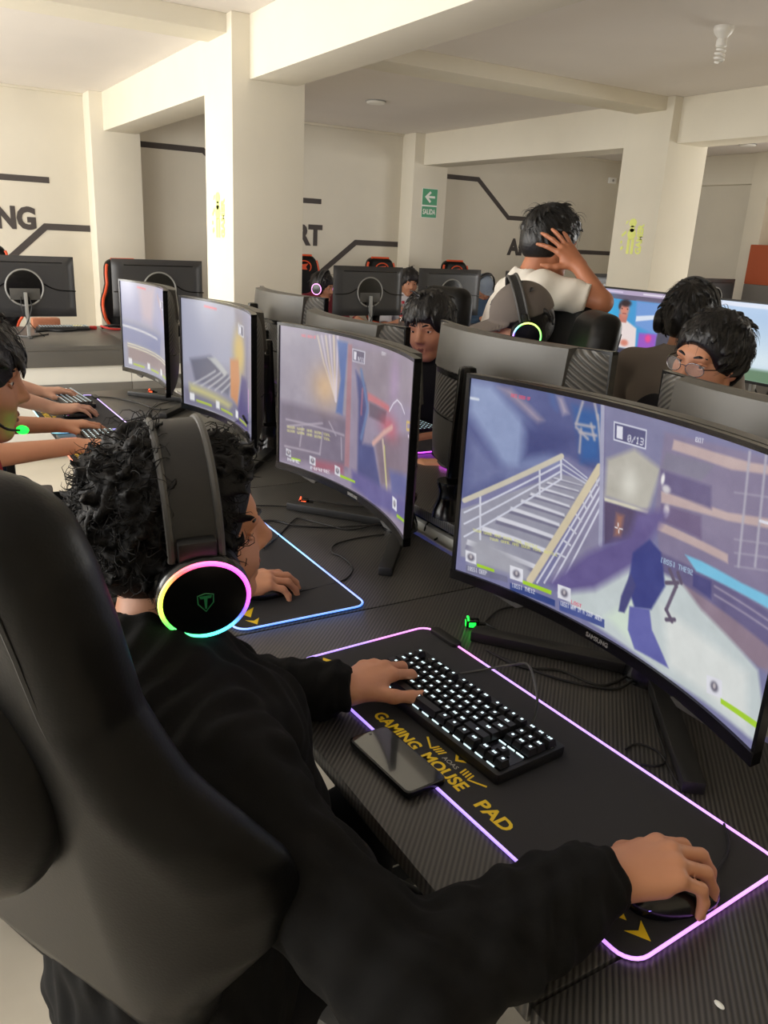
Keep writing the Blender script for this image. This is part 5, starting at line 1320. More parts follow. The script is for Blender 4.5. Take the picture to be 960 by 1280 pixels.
def hand(s, W, f, n, side, curl=(18, 38, 22), spread=7, size=1.0, thumb=((0.72, 0.62, -0.3), (0.93, 0.25, -0.28), (0.97, 0.05, -0.24)), curls=None):
    """W wrist, f towards the middle knuckle, n out of the back of the hand, side +1 right / -1 left. Returns finger tips (position, normal)"""
    f = V3(f) / np.linalg.norm(f); n = V3(n); n = n - f * (n @ f); n /= np.linalg.norm(n)
    l = np.cross(n, f) * (1 if side > 0 else -1); W = V3(W); z = size
    P = lambda a, b, c: W + (f * a + l * b + n * c) * z
    kn = [(0.088, 0.027, 0.0), (0.092, 0.006, 0.004), (0.086, -0.014, 0.002), (0.077, -0.031, -0.003)]
    for i, k in enumerate(kn):
        s.cone(P(0.0, 0.014 - i * 0.009, 0), P(*k), 0.0165 * z, 0.0112 * z, 0.012)
    s.cone(P(0.01, 0.0, -0.004), P(0.06, -0.004, -0.007), 0.018 * z, 0.016 * z, 0.012)
    s.cone(P(0.02, 0.014, -0.008), P(0.052, 0.03, -0.013), 0.016 * z, 0.0135 * z, 0.014)
    s.cone(P(0.02, -0.018, -0.008), P(0.06, -0.028, -0.012), 0.014 * z, 0.011 * z, 0.012)
    seg = [(0.043, 0.026, 0.021), (0.048, 0.03, 0.022), (0.045, 0.028, 0.021), (0.035, 0.02, 0.019)]
    rad = [(0.0098, 0.0088, 0.0078, 0.0066), (0.01, 0.009, 0.008, 0.0067), (0.0095, 0.0086, 0.0076, 0.0064), (0.0086, 0.0076, 0.0068, 0.0057)]
    tips = []
    for i in range(4):
        sp = math.radians((1.5 - i) * spread); d0 = f * math.cos(sp) + l * math.sin(sp); p = P(*kn[i]); a = 0
        s.cone(p, p, rad[i][0] * z * 1.1, None, 0.008)
        cc = curls[i] if curls else curl
        for j in range(3):
            a += math.radians(cc[j]); d = d0 * math.cos(a) - n * math.sin(a); q = p + d * seg[i][j] * z
            s.cone(p, q, rad[i][j] * z, rad[i][j + 1] * z, 0.004); p = q
        tips.append((p, d, n * math.cos(a) + d0 * math.sin(a)))
    p = P(0.028, 0.027, -0.008); r = (0.0135, 0.0112, 0.0098, 0.0078)
    for j, t in enumerate(thumb):
        d = f * t[0] + l * t[1] + n * t[2]; d /= np.linalg.norm(d); q = p + d * (0.04, 0.033, 0.026)[j] * z
        s.cone(p, q, r[j] * z, r[j + 1] * z, 0.008); p = q
    nn = np.cross(d, np.cross(n * 0.6 + l * 0.8, d)); tips.append((p, d, nn / np.linalg.norm(nn)))
    return tips
def nails(tips, parent, size=1.0, which=range(5)):
    for i in which:
        p, d, n = tips[i]; w = np.cross(d, n); m = MB(); c = p - d * 0.002 * size + n * 0.0052 * size
        m.ball((0, 0, 0), 1.0, 12); sc = (0.0062 * size, 0.0046 * size, 0.0016 * size)
        m.v = [tuple(c + d * v[0] * sc[0] + w * v[1] * sc[1] + n * v[2] * sc[2]) for v in m.v]
        m.build('fingernail', 'nail', parent, world=True)
def seated(c, yaw, lean=0.06, wR=None, wL=None, neck=0.15, sh=0.19):
    """joints of a seated person whose head centre is c and whose body faces yaw degrees"""
    R = Rz(math.radians(yaw)); c = V3(c); L = lambda x, y, z: R @ V3((x, y, z))
    nb = c + L(-0.045, 0, -neck)
    J = dict(nb=nb, che=nb + L(-lean * 0.6, 0, -0.19), pel=nb + L(-lean * 2.0, 0, -0.48), sR=nb + L(-0.005, -sh, -0.055), sL=nb + L(-0.005, sh, -0.055))
    J['pel'][2] = max(J['pel'][2], 0.56)
    for k, w, sg_ in (('R', wR, -1), ('L', wL, 1)):
        s_ = J['s' + k]
        if w is None: w = nb + L(0.36, sg_ * 0.16, 0); w[2] = 0.80
        w = V3(w); J['w' + k] = w
        mid = (s_ + w) / 2; dist = np.linalg.norm(w - s_); h = math.sqrt(max(0.29 ** 2 - (dist / 2) ** 2, 0.0))
        u = (w - s_) / dist; dn = L(-0.25, sg_ * 0.55, -1.0); dn = dn - u * (dn @ u); dn /= np.linalg.norm(dn)
        J['e' + k] = mid + dn * h
    for k, sg_ in (('R', -1), ('L', 1)):
        J['h' + k] = J['pel'] + L(0.02, sg_ * 0.09, -0.02); J['k' + k] = J['pel'] + L(0.42, sg_ * 0.13, -0.02); J['a' + k] = V3((J['k' + k] + L(0.0, 0, 0))[:2].tolist() + [0.1]); J['t' + k] = J['a' + k] + L(0.15, 0, -0.05)
    return J
def torso_axes(J):
    up = J['nb'] - J['pel']; up /= np.linalg.norm(up); lf = J['sL'] - J['sR']; lf = lf - up * (lf @ up); lf /= np.linalg.norm(lf)
    return np.stack([np.cross(lf, up), lf, up], 1)
def torso_sdf(s, J, g=0.0):
    A = torso_axes(J); w = np.linalg.norm(J['sL'] - J['sR']) / 2
    s.ell(J['che'] + A[:, 2] * 0.02, (0.115 + g, w * 0.88 + g, 0.20 + g), A, 0.02)
    s.ell((J['che'] + J['pel']) / 2, (0.11 + g, w * 0.78 + g, 0.2 + g), A, 0.05)
    s.ell(J['pel'], (0.12 + g, w * 0.84 + g, 0.13 + g), A, 0.05)
    for k in 'RL': s.cone(J['nb'] - A[:, 2] * 0.035, J['s' + k], 0.052 + g, 0.05 + g, 0.05)
    s.cone(J['che'] + A[:, 2] * 0.1, J['nb'] - A[:, 2] * 0.03, 0.09 + g, 0.06 + g, 0.05)
def bounds(pts, m):
    p = np.array(pts); return p.min(0) - m, p.max(0) + m
def person(label, J, c, R, h=0.006, skin='skin', cloth='black_cloth', sleeve=0.97, pants='blue_jeans', hands=None, face=True, hair='hair', brows=True, fold=(0.004, 55), legs=True, group=None, extra_cloth=None, collar=True, sleeve_g=0.011, body_g=0.014, cloth_name='shirt', cat='person', hcloth=None):
    c = V3(c); base = J['pel'].copy(); base[2] = 0.0
    t = thing('person', label, cat, base, 0.0, group)
    keys = ['nb', 'che', 'pel', 'sR', 'sL', 'eR', 'eL', 'wR', 'wL']
    pts = [J[k] for k in keys] + [c]
    hp = [J['w' + k] + V3(hd['f']) / np.linalg.norm(hd['f']) * 0.2 for k, hd in (hands or {}).items()]
    lo, hi = bounds(pts + hp, 0.17)
    s = SDF(lo, hi, h)
    torso_sdf(s, J)
    A = torso_axes(J)
    s.cone(J['nb'] - A[:, 2] * 0.02, c + R @ V3((-0.022, 0, -0.05)), 0.062, 0.054, 0.02)
    for k in 'RL':
        s.cone(J['s' + k], J['e' + k], 0.048, 0.04, 0.03); s.cone(J['e' + k], J['w' + k], 0.040, 0.027, 0.015, sq=None)
    head_sdf(s, c, R)
    tips = {}
    for k in 'RL':
        hd = dict((hands or {}).get(k, {}))
        if not hd:
            d = J['w' + k] - J['e' + k]; hd = dict(f=V3((d[0], d[1], 0)), n=(0, 0, 1))
        tips[k] = hand(s, J['w' + k], hd.pop('f'), hd.pop('n', (0, 0, 1)), 1 if k == 'R' else -1, **hd)
    body = sdf_obj(s, 'body', skin, t, it=2)
    if face: face_parts(c, R, t, brows, hair, skin)
    # upper garment
    ch = hcloth or max(h, 0.006)
    s = SDF(lo - 0.04, hi + 0.04, ch); torso_sdf(s, J, body_g)
    for k in 'RL':
        e, w, sh_ = J['e' + k], J['w' + k], J['s' + k]; g = sleeve_g
        if sleeve > 0.5:
            s.cone(sh_, e, 0.052 + g, 0.045 + g, 0.035); end = e + (w - e) * sleeve
            capcone(s, e, end, 0.045 + g, 0.03 + g * 0.8, 0.02)
        else:
            end = sh_ + (e - sh_) * (sleeve * 2); capcone(s, sh_, end, 0.052 + g, 0.05 + g, 0.035)
    if collar: s.cone(J['nb'] - A[:, 2] * 0.03, J['nb'] + A[:, 2] * 0.005 - A[:, 0] * 0.005, 0.075 + body_g * 0.4, 0.066, 0.03)
    if extra_cloth: extra_cloth(s)
    nk = c + R @ V3((-0.02, 0, -0.045)); up = nk - J['nb']; up /= np.linalg.norm(up)
    s.cone(J['nb'] + up * 0.012, nk + up * 0.05, 0.064, 0.075, 0.006, 'sub')
    sdf_obj(s, cloth_name, cloth, t, it=2, fold=(fold[0], fold[1], int(abs(c[0] * 1000)) % 97) if fold else None)
    if legs:
        q = [J[k + x] for k in 'hkat' for x in 'RL'] + [J['pel']]
        lo2, hi2 = bounds(q, 0.16); lo2[2] = 0.02
        s = SDF(lo2, hi2, 0.012); s.ell(J['pel'] - V3((0, 0, 0.05)), (0.15, 0.17, 0.12), A, 0.04)
        for k in 'RL':
            s.cone(J['h' + k], J['k' + k], 0.09, 0.066, 0.03); capcone(s, J['k' + k], J['a' + k], 0.066, 0.05, 0.02)
        sdf_obj(s, 'trousers', pants, t)
        for k in 'RL':
            a, tt = J['a' + k], J['t' + k]; lo3, hi3 = bounds([a, tt], 0.08); lo3[2] = -0.02
            s = SDF(lo3, hi3, 0.008); s.cone(a + V3((0, 0, -0.03)), tt, 0.045, 0.036, 0.02); s.plane((0, 0, 0.002), (0, 0, -1)); sdf_obj(s, 'shoe', 'shoe', t)
    return t, body, tips
def hair_cap(t, c, R, m='hair', h=0.005, thick=0.014, fringe=0.05, back=-0.07, tufts=120, tl=0.05, seed=1, lift=0.25, curl=0.0, strands=220, sr=0.0022, side=-0.02, flow=None, band=None, tr=(0.005, 0.009)):
    """a moulded mass of hair plus loose locks; fringe/back/side = local heights of the hair edge"""
    g = np.random.default_rng(seed); c = V3(c)
    lo, hi = bounds([c], 0.21); s = SDF(lo, hi, h); P = lambda p: c + R @ V3(p)
    rr = V3((0.097 + thick, 0.076 + thick, 0.092 + thick)); cc = V3((-0.014, 0, 0.032))
    s.ell(P(cc), rr, R, 0)
    s.ell(P((-0.035, 0, -0.01)), (0.078 + thick * 0.7, 0.07 + thick * 0.7, 0.085), R, 0.02)
    s.ell(P((0.125, 0, fringe - 0.11)), (0.085, 0.12, 0.11), R, 0.012, 'sub')                # face
    for y in (-1, 1): s.ell(P((0.03, y * 0.1, side - 0.055)), (0.055, 0.045, 0.06), R, 0.008, 'sub')
    zn = R @ V3((0, 0, 1)); s.plane(P((0, 0, back)), -(zn * 0.95 - (R @ V3((1, 0, 0))) * 0.3))
    def scalp():
        while True:
            d = g.normal(size=3); d /= np.linalg.norm(d); p = cc + d * rr
            if p[2] < back + 0.02: continue
            if band and abs(p[0] - 0.002) < band and p[2] > -0.06: continue
            if p[0] > 0.05 and p[2] < fringe + 0.015: continue
            if abs(p[1]) > 0.06 and p[0] > -0.02 and p[2] < side + 0.02: continue
            return p, d
    crown = V3((-0.06, 0.0, 0.13))
    def lock(p, d, ln, n=4):
        q = p - d * 0.006; out = [q.copy()]
        v = p - crown; v = v - d * (v @ d); v /= max(np.linalg.norm(v), 1e-6)
        if flow is not None: v = v + V3(flow); v = v - d * (v @ d) * 0.7; v /= np.linalg.norm(v)
        v = v + g.normal(size=3) * 0.3 + d * lift; v /= np.linalg.norm(v); ax = g.normal(size=3); ax /= np.linalg.norm(ax)
        for i in range(n):
            q = q + v * ln / n; out.append(q.copy())
            dr = q - cc; dd = dr / np.linalg.norm(dr)
            v = v - dd * (0.9 * max(v @ dd, 0) if i else 0) * 0.5 - dd * 0.12
            if curl: v = v + np.cross(ax, v) * curl
            v /= np.linalg.norm(v)
        return out
    for _ in range(tufts):
        p, d = scalp(); o = lock(p, d, tl * g.uniform(0.6, 1.2)); r0 = g.uniform(*tr)
        for i in range(len(o) - 1):
            s.cone(P(o[i]), P(o[i + 1]), r0 * (1 - i / len(o)) + 0.002, r0 * (1 - (i + 1) / len(o)) + 0.002, 0.004)
    ho = sdf_obj(s, 'hair', m, t, it=1)
    if strands:
        mb = MB()
        for _ in range(strands):
            p, d = scalp(); o = lock(p + d * 0.006, d, tl * g.uniform(0.7, 1.5), 6)
            mb.tube([P(q) for q in o], [sr * (1 - 0.8 * i / 6) for i in range(7)], 5)
        mb.build('loose_locks', m, ho, world=True)
    return ho
def headset(label, c, R, ring=None, big=1.0, wide=0.04, m='black_plastic', mic=None, band_h=0.148, y0=0.1, emblem=True, group='gaming headsets'):
    c = V3(c); t = thing('headset', label, 'headset', c + R @ V3((0, 0, 0.02)), 0.0, group)
    M = Matrix.Translation(Vector(c)) @ Matrix(R).to_4x4()
    arc = [(0.0, y0 * math.cos(a), 0.01 + (band_h - 0.01) * math.sin(a)) for a in np.linspace(0.12, PI - 0.12, 33)]
    b = MB(); A = []
    for p in arc:
        nn = V3((0, p[1] / y0 ** 2, (p[2] - 0.01) / (band_h - 0.01) ** 2)); nn /= np.linalg.norm(nn)
        A.append([V3(p) + nn * o + V3((x, 0, 0)) for x, o in ((-wide / 2, -0.006), (-wide / 2, 0.003), (wide / 2, 0.003), (wide / 2, -0.006), (-wide / 2, -0.006))])
    b.grid(np.array(A)); b.xf(M); b.build('headband', m, t, world=True, sharp=40)
    for x in (-1, 1):
        r = MB(); r.tube([(p[0] + x * (wide / 2 + 0.004), p[1] * 1.03, p[2] * 1.015) for p in arc], 0.0048, 8); r.xf(M); r.build('band_rail', 'grey_plastic', t, world=True)
    for y in (-1, 1):
        q = MB(); Ry = Matrix.Rotation(-y * PI / 2, 3, 'X')
        q.lathe([(0.03 * big, 0.0), (0.046 * big, 0.004), (0.05 * big, 0.016), (0.05 * big, 0.028), (0.044 * big, 0.036), (0.012, 0.038)], (0.004, y * (y0 - 0.012), -0.02), 36, R=Ry); q.xf(M); cup = q.build('ear_cup', 'gloss_black' if ring else m, t, world=True, sharp=40)
        k = MB(); k.tube([(0.004 + 0.036 * big * math.cos(a), y * (y0 - 0.018), -0.02 + 0.042 * big * math.sin(a)) for a in np.linspace(0, 2 * PI, 33)[:-1]], 0.013, 10, True); k.xf(M); k.build('ear_cushion', 'leather', cup, world=True)
        yk = MB(); yk.bar((0, y * (y0 + 0.004), 0.0), (0, y * (y0 + 0.004), 0.055), wide * 0.9, 0.016, up=(0, 1, 0)); yk.xf(M); yk.build('yoke', m, t, world=True, bevel=0.004)
        if ring:
            rg = MB(); N = 48; pts = []; cols = []
            for i in range(N):
                a = 2 * PI * i / N; pts.append((0.004 + 0.0465 * big * math.cos(a), y * (y0 + 0.0225), -0.02 + 0.0465 * big * math.sin(a))); cols.append(tuple(v * 1.5 for v in ring(a)))
            rg.tube(pts, 0.003, 8, True, cols=cols); rg.xf(M); rg.build('light_ring', 'rgb', cup, world=True, colattr=True)
    if mic:
        q = MB(); q.tube(cr_spline([(0.03, y0 * mic[0], -0.04), (0.07, y0 * mic[0] * 0.9, -0.075), (0.1, y0 * mic[0] * 0.55, -0.085)], 5), 0.0028, 6); q.xf(M); mo = q.build('microphone_arm', m, t, world=True)
        q = MB(); q.ball((0.105, y0 * mic[0] * 0.5, -0.085), (0.012, 0.009, 0.009), 12); q.xf(M); q.build('microphone', mic[1] or m, mo, world=True)
    return t, M
# ---- the hooded player in the foreground
def hud_ring(a):                                # green - yellow - magenta - violet round the ear cup
    h = np.interp((a % (2 * PI)) / (2 * PI), [0, 0.12, 0.3, 0.42, 0.5, 0.62, 0.75, 0.88, 1.0], [0.86, 0.84, 0.95, 1.12, 1.20, 1.38, 1.45, 1.6, 1.86])
    return lin(hsv(h, 0.75, 1.0))
R1 = head_R(-9, -3, -12); H1 = at_t(257, 752, 0.965) - R1 @ V3((0.004, -0.137, -0.02))
J1 = dict(nb=V3((0.235, 0.95, 0.955)), che=V3((0.225, 0.90, 0.80)), pel=V3((0.235, 0.86, 0.56)), sR=V3((0.25, 0.735, 0.925)), sL=V3((0.265, 1.15, 0.92)), eR=V3((0.37, 0.505, 0.80)), wR=V3((0.648, 0.522, 0.807)), eL=V3((0.335, 1.20, 0.785)), wL=V3((0.58, 1.038, 0.80)))
for k, sg_ in (('R', -1), ('L', 1)):
    J1['h' + k] = J1['pel'] + V3((0.05, sg_ * 0.1, -0.02)); J1['k' + k] = V3((0.6, 0.87 + sg_ * 0.14, 0.55)); J1['a' + k] = V3((0.6, 0.87 + sg_ * 0.14, 0.1)); J1['t' + k] = V3((0.75, 0.87 + sg_ * 0.15, 0.05))
def hood(s):
    nb = J1['nb']
    ring = [nb + V3(p) for p in ((0.125, -0.05, -0.045), (0.085, -0.125, -0.03), (0.0, -0.145, -0.015), (-0.08, -0.07, 0.01), (-0.09, 0.05, 0.02), (-0.03, 0.12, 0.0), (0.08, 0.10, -0.02), (0.125, 0.03, -0.04))]
    for a, b in zip(ring[:-1], ring[1:]): s.cone(a, b, 0.046, 0.046, 0.03)
    s.cone(nb + V3((-0.07, -0.05, 0.0)), nb + V3((-0.1, 0.0, -0.1)), 0.05, 0.055, 0.03); s.cone(nb + V3((-0.07, 0.06, 0.0)), nb + V3((-0.1, 0.0, -0.1)), 0.05, 0.055, 0.03)
    s.cone((0.335, 0.865, 0.9), (0.372, 0.835, 0.70), 0.075, 0.085, 0.06)
    for k in 'RL':                              # cuffs
        d = J1['e' + k] - J1['w' + k]; d /= np.linalg.norm(d); capcone(s, J1['w' + k] + d * 0.045, J1['w' + k] - d * 0.008, 0.041, 0.039, 0.006)
    d = J1['wR'] - J1['eR']
    for u, r in ((0.2, 0.062), (0.42, 0.058), (0.66, 0.054)): s.cone(J1['eR'] + d * u, J1['eR'] + d * (u + 0.05) + V3((0, 0, 0.006)), r, r, 0.02)
p1, b1, tp = person('person in black hoodie and lit headset at the backlit keyboard, curly hair, nearest the camera', J1, H1, R1, h=0.0036, skin='skin', cloth='hoodie', sleeve=0.95, hands=dict(
    R=dict(f=(0.95, -0.25, 0.12), n=(0.0, 0.08, 1), curls=[(24, 34, 18), (26, 38, 20), (30, 40, 22), (34, 46, 26)], spread=4, size=1.03),
    L=dict(f=(0.93, 0.34, 0.03), n=(0.0, 0.0, 1), curls=[(18, 34, 20), (20, 48, 30), (24, 52, 30), (22, 48, 30)], spread=9, size=1.0, thumb=((0.6, 0.75, -0.15), (0.85, 0.5, -0.2), (0.95, 0.25, -0.15)))),
    fold=(0.0055, 95), pants='black_cloth', extra_cloth=hood, sleeve_g=0.02, body_g=0.042, cloth_name='hoodie', hcloth=0.0055)
nails(tp['R'], p1, 1.03, range(4)); nails(tp['L'], p1)
hair_cap(p1, H1, R1, 'hair_curly', h=0.0045, thick=0.015, fringe=0.078, back=-0.08, tufts=650, tl=0.036, seed=5, lift=0.6, curl=0.8, strands=2400, sr=0.0011, side=-0.03, flow=(0.3, 0, 0), band=0.034, tr=(0.003, 0.0052))
hs1, M1 = headset('black over-ear headset with rainbow light ring on the curly-haired player', H1, R1, ring=hud_ring, big=1.12, wide=0.05, band_h=0.143, y0=0.112)
# shield emblem on the outer cup
e_ = MB(); FR = ((0.004, -0.1385, -0.02), (1, 0, 0), (0, 0, 1), (0, -1, 0))
e_.tube([(0.004 + x * 0.85, -0.1382, -0.02 + z * 0.85) for x, z in ((-0.011, 0.012), (0.0, 0.015), (0.011, 0.012), (0.0105, -0.002), (0.0, -0.016), (-0.0105, -0.002))], 0.0008, 5, True)
e_.prism([(-0.0075, 0.0095), (0.0075, 0.0095), (0.006, 0.006), (0.002, 0.006), (0.001, -0.009), (-0.001, -0.009), (-0.002, 0.006), (-0.006, 0.006)], 0, 0.0008, FR)
e_.xf(M1); MT['emblem'] = mat('emblem', '#1f4a2c', 0.4, emit='#2f9a55', es=0.12)
e_.build('shield_emblem', 'emblem', [o for o in kids(hs1) if o.name.startswith('ear_cup')][0], world=True)

# ---- the other players of the near row
H2 = V3((0.165, 1.70, 1.185)) - CR * 0.068 + CU * 0.042; R2 = head_R(-4, 8, 0)
J2 = seated(H2, 0, 0.05, wR=(0.555, 1.525, 0.795), wL=(0.50, 2.02, 0.80))
p2, b2, tp = person('person in red shirt seen in profile at the left edge, hand on the blue-edged pad', J2, H2, R2, h=0.0045, skin='skin', cloth='red_cloth', sleeve=0.42, hands=dict(R=dict(f=(1, 0.0, 0.02), curls=[(12, 28, 20), (14, 30, 22), (16, 34, 24), (20, 36, 24)], spread=7)), fold=(0.004, 50))
hair_cap(p2, H2, R2, 'hair_b', h=0.005, thick=0.016, fringe=0.034, back=-0.06, tufts=260, tl=0.05, seed=8, lift=0.03, strands=700, sr=0.001, tr=(0.003, 0.006), side=-0.0, flow=(0.7, 0, -0.1))
headset('thin black headset with green-lit microphone on the player in profile', H2, R2, None, 0.9, 0.025, mic=(-1, 'led_green'), band_h=0.146, y0=0.097)
H3 = V3((0.06, 3.02, 1.2)); J3 = seated(H3, 0, 0.05, wR=at_z(97, 557, 0.80), wL=(0.5, 3.16, 0.795))
p3, _, _ = person('person whose bare forearm reaches to the orange-edged pad, left of frame', J3, H3, head_R(0, 8), h=0.006, skin='skin', cloth='black_cloth', sleeve=0.42, hands=dict(R=dict(f=(1, -0.02, 0.04), curls=[(10, 28, 18)] * 4), L=dict(f=(1, 0, 0), curls=[(12, 28, 20)] * 4)))
hair_cap(p3, H3, head_R(0, 8), 'hair_b', h=0.007, tufts=80, strands=60, seed=3)
H4 = V3((0.03, 3.70, 1.2)); J4 = seated(H4, 0, 0.05, wR=(0.535, 3.47, 0.795), wL=(0.53, 3.83, 0.80))
p4, _, _ = person('person whose hands rest on the farthest pad with magenta mouse, left of frame', J4, H4, head_R(0, 8), h=0.006, skin='skin_pale', cloth='grey_cloth', sleeve=0.42, hands=dict(L=dict(f=(1, -0.05, 0.02), curls=[(12, 30, 18)] * 4), R=dict(f=(1, 0.02, 0), curls=[(12, 28, 20)] * 4)))
hair_cap(p4, H4, head_R(0, 8), 'hair_b', h=0.007, tufts=80, strands=60, seed=4)

# ---- opposite row, facing the camera
H5 = at_t(537, 408, 3.25); R5 = head_R(212, 12, -4)
J5 = seated(H5, 185, 0.03, neck=0.15)
p5, _, _ = person('person with heavy black fringe and black shirt looking between two monitors', J5, H5, R5, h=0.005, skin='skin', cloth='black_cloth', sleeve=0.42)
hair_cap(p5, H5, R5, 'hair', h=0.005, thick=0.02, fringe=0.05, back=-0.07, tufts=260, tl=0.05, seed=11, lift=0.1, strands=700, sr=0.001, tr=(0.003, 0.0065), side=-0.03, flow=(0.5, 0, -0.2))
H6 = at_t(886, 450, 2.28); R6 = head_R(184, 6, 8)
J6 = seated(H6, 182, 0.03)
p6, _, _ = person('person with thin-framed glasses peering over a ribbed monitor back at right', J6, H6, R6, h=0.0045, skin='skin', cloth='black_cloth', sleeve=0.42)
hair_cap(p6, H6, R6, 'hair', h=0.005, thick=0.016, fringe=0.07, back=-0.07, tufts=260, tl=0.04, seed=14, lift=0.2, strands=800, sr=0.001, tr=(0.003, 0.0065), side=-0.01, flow=(0.5, 0.35, 0.1))
def lens_mat():
    m = mat('lens', '#ffffff', 0.03); m.node_tree.nodes['Principled BSDF'].inputs['Alpha'].default_value = 0.14
    return m
gl = thing('eyeglasses', 'thin metal eyeglasses worn by the man peering over the monitor at right', 'glasses', H6)
MG = Matrix.Translation(Vector(H6)) @ Matrix(R6).to_4x4()
for y in (-1, 1):
    ov = [(0.113 - 0.01 * abs(0.026 * math.cos(a)) / 0.026 * (math.cos(a) * y > 0), y * 0.034 + 0.026 * math.cos(a), -0.002 + 0.018 * math.sin(a)) for a in np.linspace(0, 2 * PI, 29)[:-1]]
    m = MB(); m.tube(ov, 0.0013, 6, True); m.xf(MG); fr = m.build('rim', 'metal_frame', gl, world=True)
    m = MB(); m.add(ov, [tuple(range(28))]); m.xf(MG); MT.setdefault('lens', lens_mat()); m.build('lens', 'lens', fr, world=True)
    m = MB(); m.tube([(0.103, y * 0.06, 0.004), (0.07, y * 0.078, 0.004), (0.0, y * 0.084, 0.004), (-0.02, y * 0.083, -0.012)], 0.0016, 6); m.xf(MG); m.build('temple', 'iris', gl, world=True)
m = MB(); m.tube([(0.113, -0.009, 0.002), (0.116, 0, 0.005), (0.113, 0.009, 0.002)], 0.0012, 6); m.xf(MG); m.build('bridge', 'metal_frame', gl, world=True)
def cap(t, c, R, m, h=0.005, bl=0.085, name='cap'):
    c = V3(c); P = lambda p: c + R @ V3(p); lo, hi = bounds([c], 0.24); s = SDF(lo, hi, h)
    s.ell(P((-0.012, 0, 0.035)), (0.113, 0.093, 0.108), R, 0); s.plane(P((0, 0, 0.028)), -(R @ V3((0.05, 0, 1))))
    def brim(X, Y, Z):
        x, y, z = X - c[0], Y - c[1], Z - c[2]; a, b, d = [x * R[0, i] + y * R[1, i] + z * R[2, i] for i in range(3)]
        e = np.sqrt(((a - 0.06) / (0.045 + bl)) ** 2 + (b / 0.082) ** 2) - 1; th = np.abs(d - (0.035 - 3.2 * b * b - 0.12 * (a - 0.08))) - 0.004
        return np.maximum(np.maximum(e * 0.06, th), 0.05 - a)
    s.func(lo, hi, brim, 0.008)
    o = sdf_obj(s, name, m, t); q = MB(); q.ball((-0.012, 0, 0.143), (0.008, 0.008, 0.005), 12); q.xf(Matrix.Translation(Vector(c)) @ Matrix(R).to_4x4()); q.build('button', m, o, world=True)
    return o
H7 = at_t(650, 404, 2.85); R7 = head_R(150, 16, 6)
J7 = seated(H7, 170, 0.02)
p7, _, _ = person('person in grey-brown cap with lit headset, low behind the ribbed monitor back', J7, H7, R7, h=0.006, skin='skin', cloth='grey_cloth', sleeve=0.42)
hair_cap(p7, H7, R7, 'hair_b', h=0.007, thick=0.008, tufts=30, strands=0, seed=2); cap(p7, H7, R7, 'cap_cloth')
headset('headset with pink and yellow light ring over a grey-brown cap', H7, R7, ring=lambda a: lin(hsv(np.interp(a % (2 * PI), [0, 1.6, 3.2, 4.7, 6.3], [0.9, 0.17, 0.3, 0.5, 0.9]), 0.7)), big=1.0, wide=0.02, band_h=0.165, y0=0.108)

# ---- the standing man
H8 = at_t(688, 303, 3.2); R8 = head_R(-8, 14, 0)
Fw = V3((math.cos(-0.38), math.sin(-0.38), 0)); Lf = V3((-Fw[1], Fw[0], 0))
nb8 = H8 - Fw * 0.07 - V3((0, 0, 0.155))
J8 = dict(nb=nb8, che=nb8 - Fw * 0.05 - V3((0, 0, 0.2)), pel=nb8 - Fw * 0.10 - V3((0, 0, 0.55)), sL=nb8 + Lf * 0.19 - Fw * 0.01 - V3((0, 0, 0.055)), sR=at_t(676, 362, 3.06), eR=at_t(752, 378, 2.98), wR=at_t(724, 333, 3.02))
J8['eL'] = J8['sL'] + Fw * 0.06 + Lf * 0.05 - V3((0, 0, 0.28)); J8['wL'] = J8['eL'] + Fw * 0.16 - V3((0, 0, 0.2))
for k, sg_ in (('R', -1), ('L', 1)):
    J8['h' + k] = J8['pel'] + Lf * sg_ * 0.09 - V3((0, 0, 0.03)); J8['k' + k] = J8['h' + k] + Lf * sg_ * 0.02 + Fw * 0.03; J8['k' + k][2] = 0.48; J8['a' + k] = J8['h' + k] + Lf * sg_ * 0.03; J8['a' + k][2] = 0.1; J8['t' + k] = J8['a' + k] + Fw * 0.15 - V3((0, 0, 0.05))
p8, _, tp8 = person('standing person in white T-shirt with hand raised to the head, back to the camera', J8, H8, R8, h=0.005, skin='skin_dark', cloth='white_cloth', sleeve=0.4, pants='black_cloth', fold=(0.005, 40), hands=dict(R=dict(f=-0.62 * CR + 0.78 * CU + 0.1 * CF, n=-CF + 0.3 * CR, curls=[(8, 14, 8), (4, 12, 8), (2, 10, 8), (2, 12, 8)], spread=13, thumb=((0.55, 0.8, -0.2), (0.7, 0.7, -0.2), (0.8, 0.55, -0.2))), L=dict(f=(0.3, 0, -1), n=Lf)))
hair_cap(p8, H8, R8, 'hair', h=0.005, thick=0.018, fringe=0.06, back=-0.055, tufts=300, tl=0.045, seed=21, lift=0.25, strands=900, sr=0.001, tr=(0.003, 0.006), side=0.0, flow=(0.6, 0, 0.2))

# ---- third row, back to the camera
H9 = at_t(862, 398, 3.3); R9 = head_R(25, 6, 0)
J9 = seated(H9, 20, 0.04)
p9, _, _ = person('person in grey shirt seated with back turned, watching the third-row screens', J9, H9, R9, h=0.006, skin='skin', cloth='grey_cloth', sleeve=0.42, fold=(0.004, 40))
hair_cap(p9, H9, R9, 'hair', h=0.005, thick=0.022, fringe=0.05, back=-0.075, tufts=260, tl=0.045, seed=31, lift=0.4, strands=800, sr=0.001, tr=(0.003, 0.0065), side=-0.03)
headset('black headset on the grey-shirt player with back turned', H9, R9, None, 1.0, 0.02, band_h=0.158, y0=0.108)

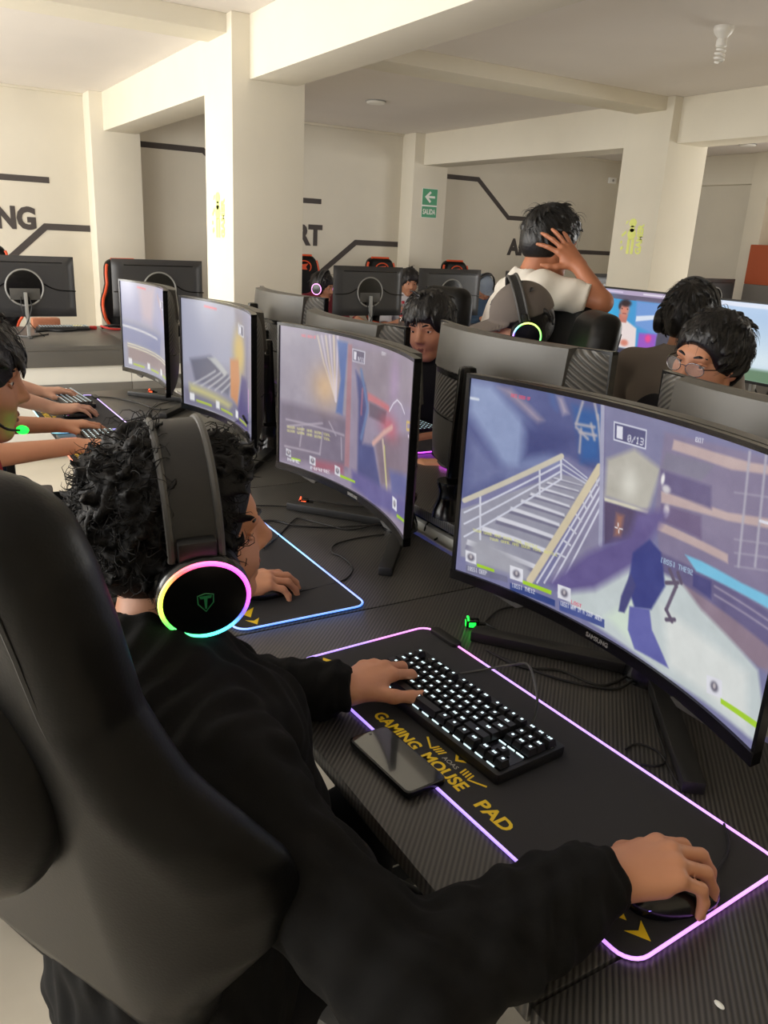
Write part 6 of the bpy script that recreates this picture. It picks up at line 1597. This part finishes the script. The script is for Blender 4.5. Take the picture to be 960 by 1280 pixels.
# ---- far row
H10 = at_y(403, 358, 6.98); R10 = head_R(308, 12, 0); J10 = seated(H10, 285, 0.03, neck=0.085)
p10, _, _ = person('person in maroon hoodie with pink-lit headset behind a far monitor', J10, H10, R10, h=0.007, skin='skin', cloth='maroon_cloth', sleeve=0.95)
hair_cap(p10, H10, R10, 'hair_b', h=0.007, thick=0.014, tufts=90, strands=60, seed=41)
headset('headset with pink light ring on the maroon hoodie player', H10, R10, ring=lambda a: lin(hsv(0.85, 0.5)), big=1.0, wide=0.025, band_h=0.152, y0=0.102)
H11 = at_y(511, 353, 7.02); R11 = head_R(258, 10, 4); J11 = seated(H11, 265, 0.03, neck=0.13)
p11, _, _ = person('person in white shirt with bowl-cut hair at the far row, beside the red-labelled bottle', J11, H11, R11, h=0.007, skin='skin', cloth='pale_cloth', sleeve=0.42)
hair_cap(p11, H11, R11, 'hair_b', h=0.007, thick=0.018, fringe=0.045, back=-0.09, tufts=110, strands=90, seed=43, side=-0.05)
H12 = at_y(604, 360, 6.95); R12 = head_R(262, 30, 0); J12 = seated(H12, 262, 0.02, neck=0.11)
p12, _, _ = person('person in pale grey cap and blue jacket looking down at the far row', J12, H12, R12, h=0.007, skin='skin', cloth='blue_cloth', sleeve=0.95)
hair_cap(p12, H12, R12, 'hair_b', h=0.008, thick=0.008, tufts=20, strands=0, seed=44); cap(p12, H12, R12, 'cap_blue', 0.007, 0.07)
headset('black headset over the pale grey cap at the far row', H12, R12, None, 1.0, 0.02, band_h=0.166, y0=0.108)
# ------------------------------------------------------------------ daylight and added fill
W = bpy.data.worlds.new('world'); S.world = W; W.use_nodes = True
bg = W.node_tree.nodes['Background']; bg.inputs['Color'].default_value = (0.86, 0.93, 1.0, 1); bg.inputs['Strength'].default_value = 1.15
for X, ws, rot, en in ((-2.62, WY, -PI / 2, 88), (8.44, FILL_Y, PI / 2, 60)):  # the right-wall set is added fill, not known windows
    for (a, b) in ws:
        l = bpy.data.lights.new('window_daylight', 'AREA'); l.shape = 'RECTANGLE'; l.size = 1.35; l.size_y = b - a - 0.1
        l.energy = en if b > 2.1 or X > 0 else 55; l.color = (1.0, 0.97, 0.92)
        o = bpy.data.objects.new('window_daylight', l); COL.objects.link(o); o.location = (X, (a + b) / 2, 1.56)
        o.rotation_euler = (0, rot, 0)
S.cycles.diffuse_bounces = 8
bpy.context.view_layer.update()
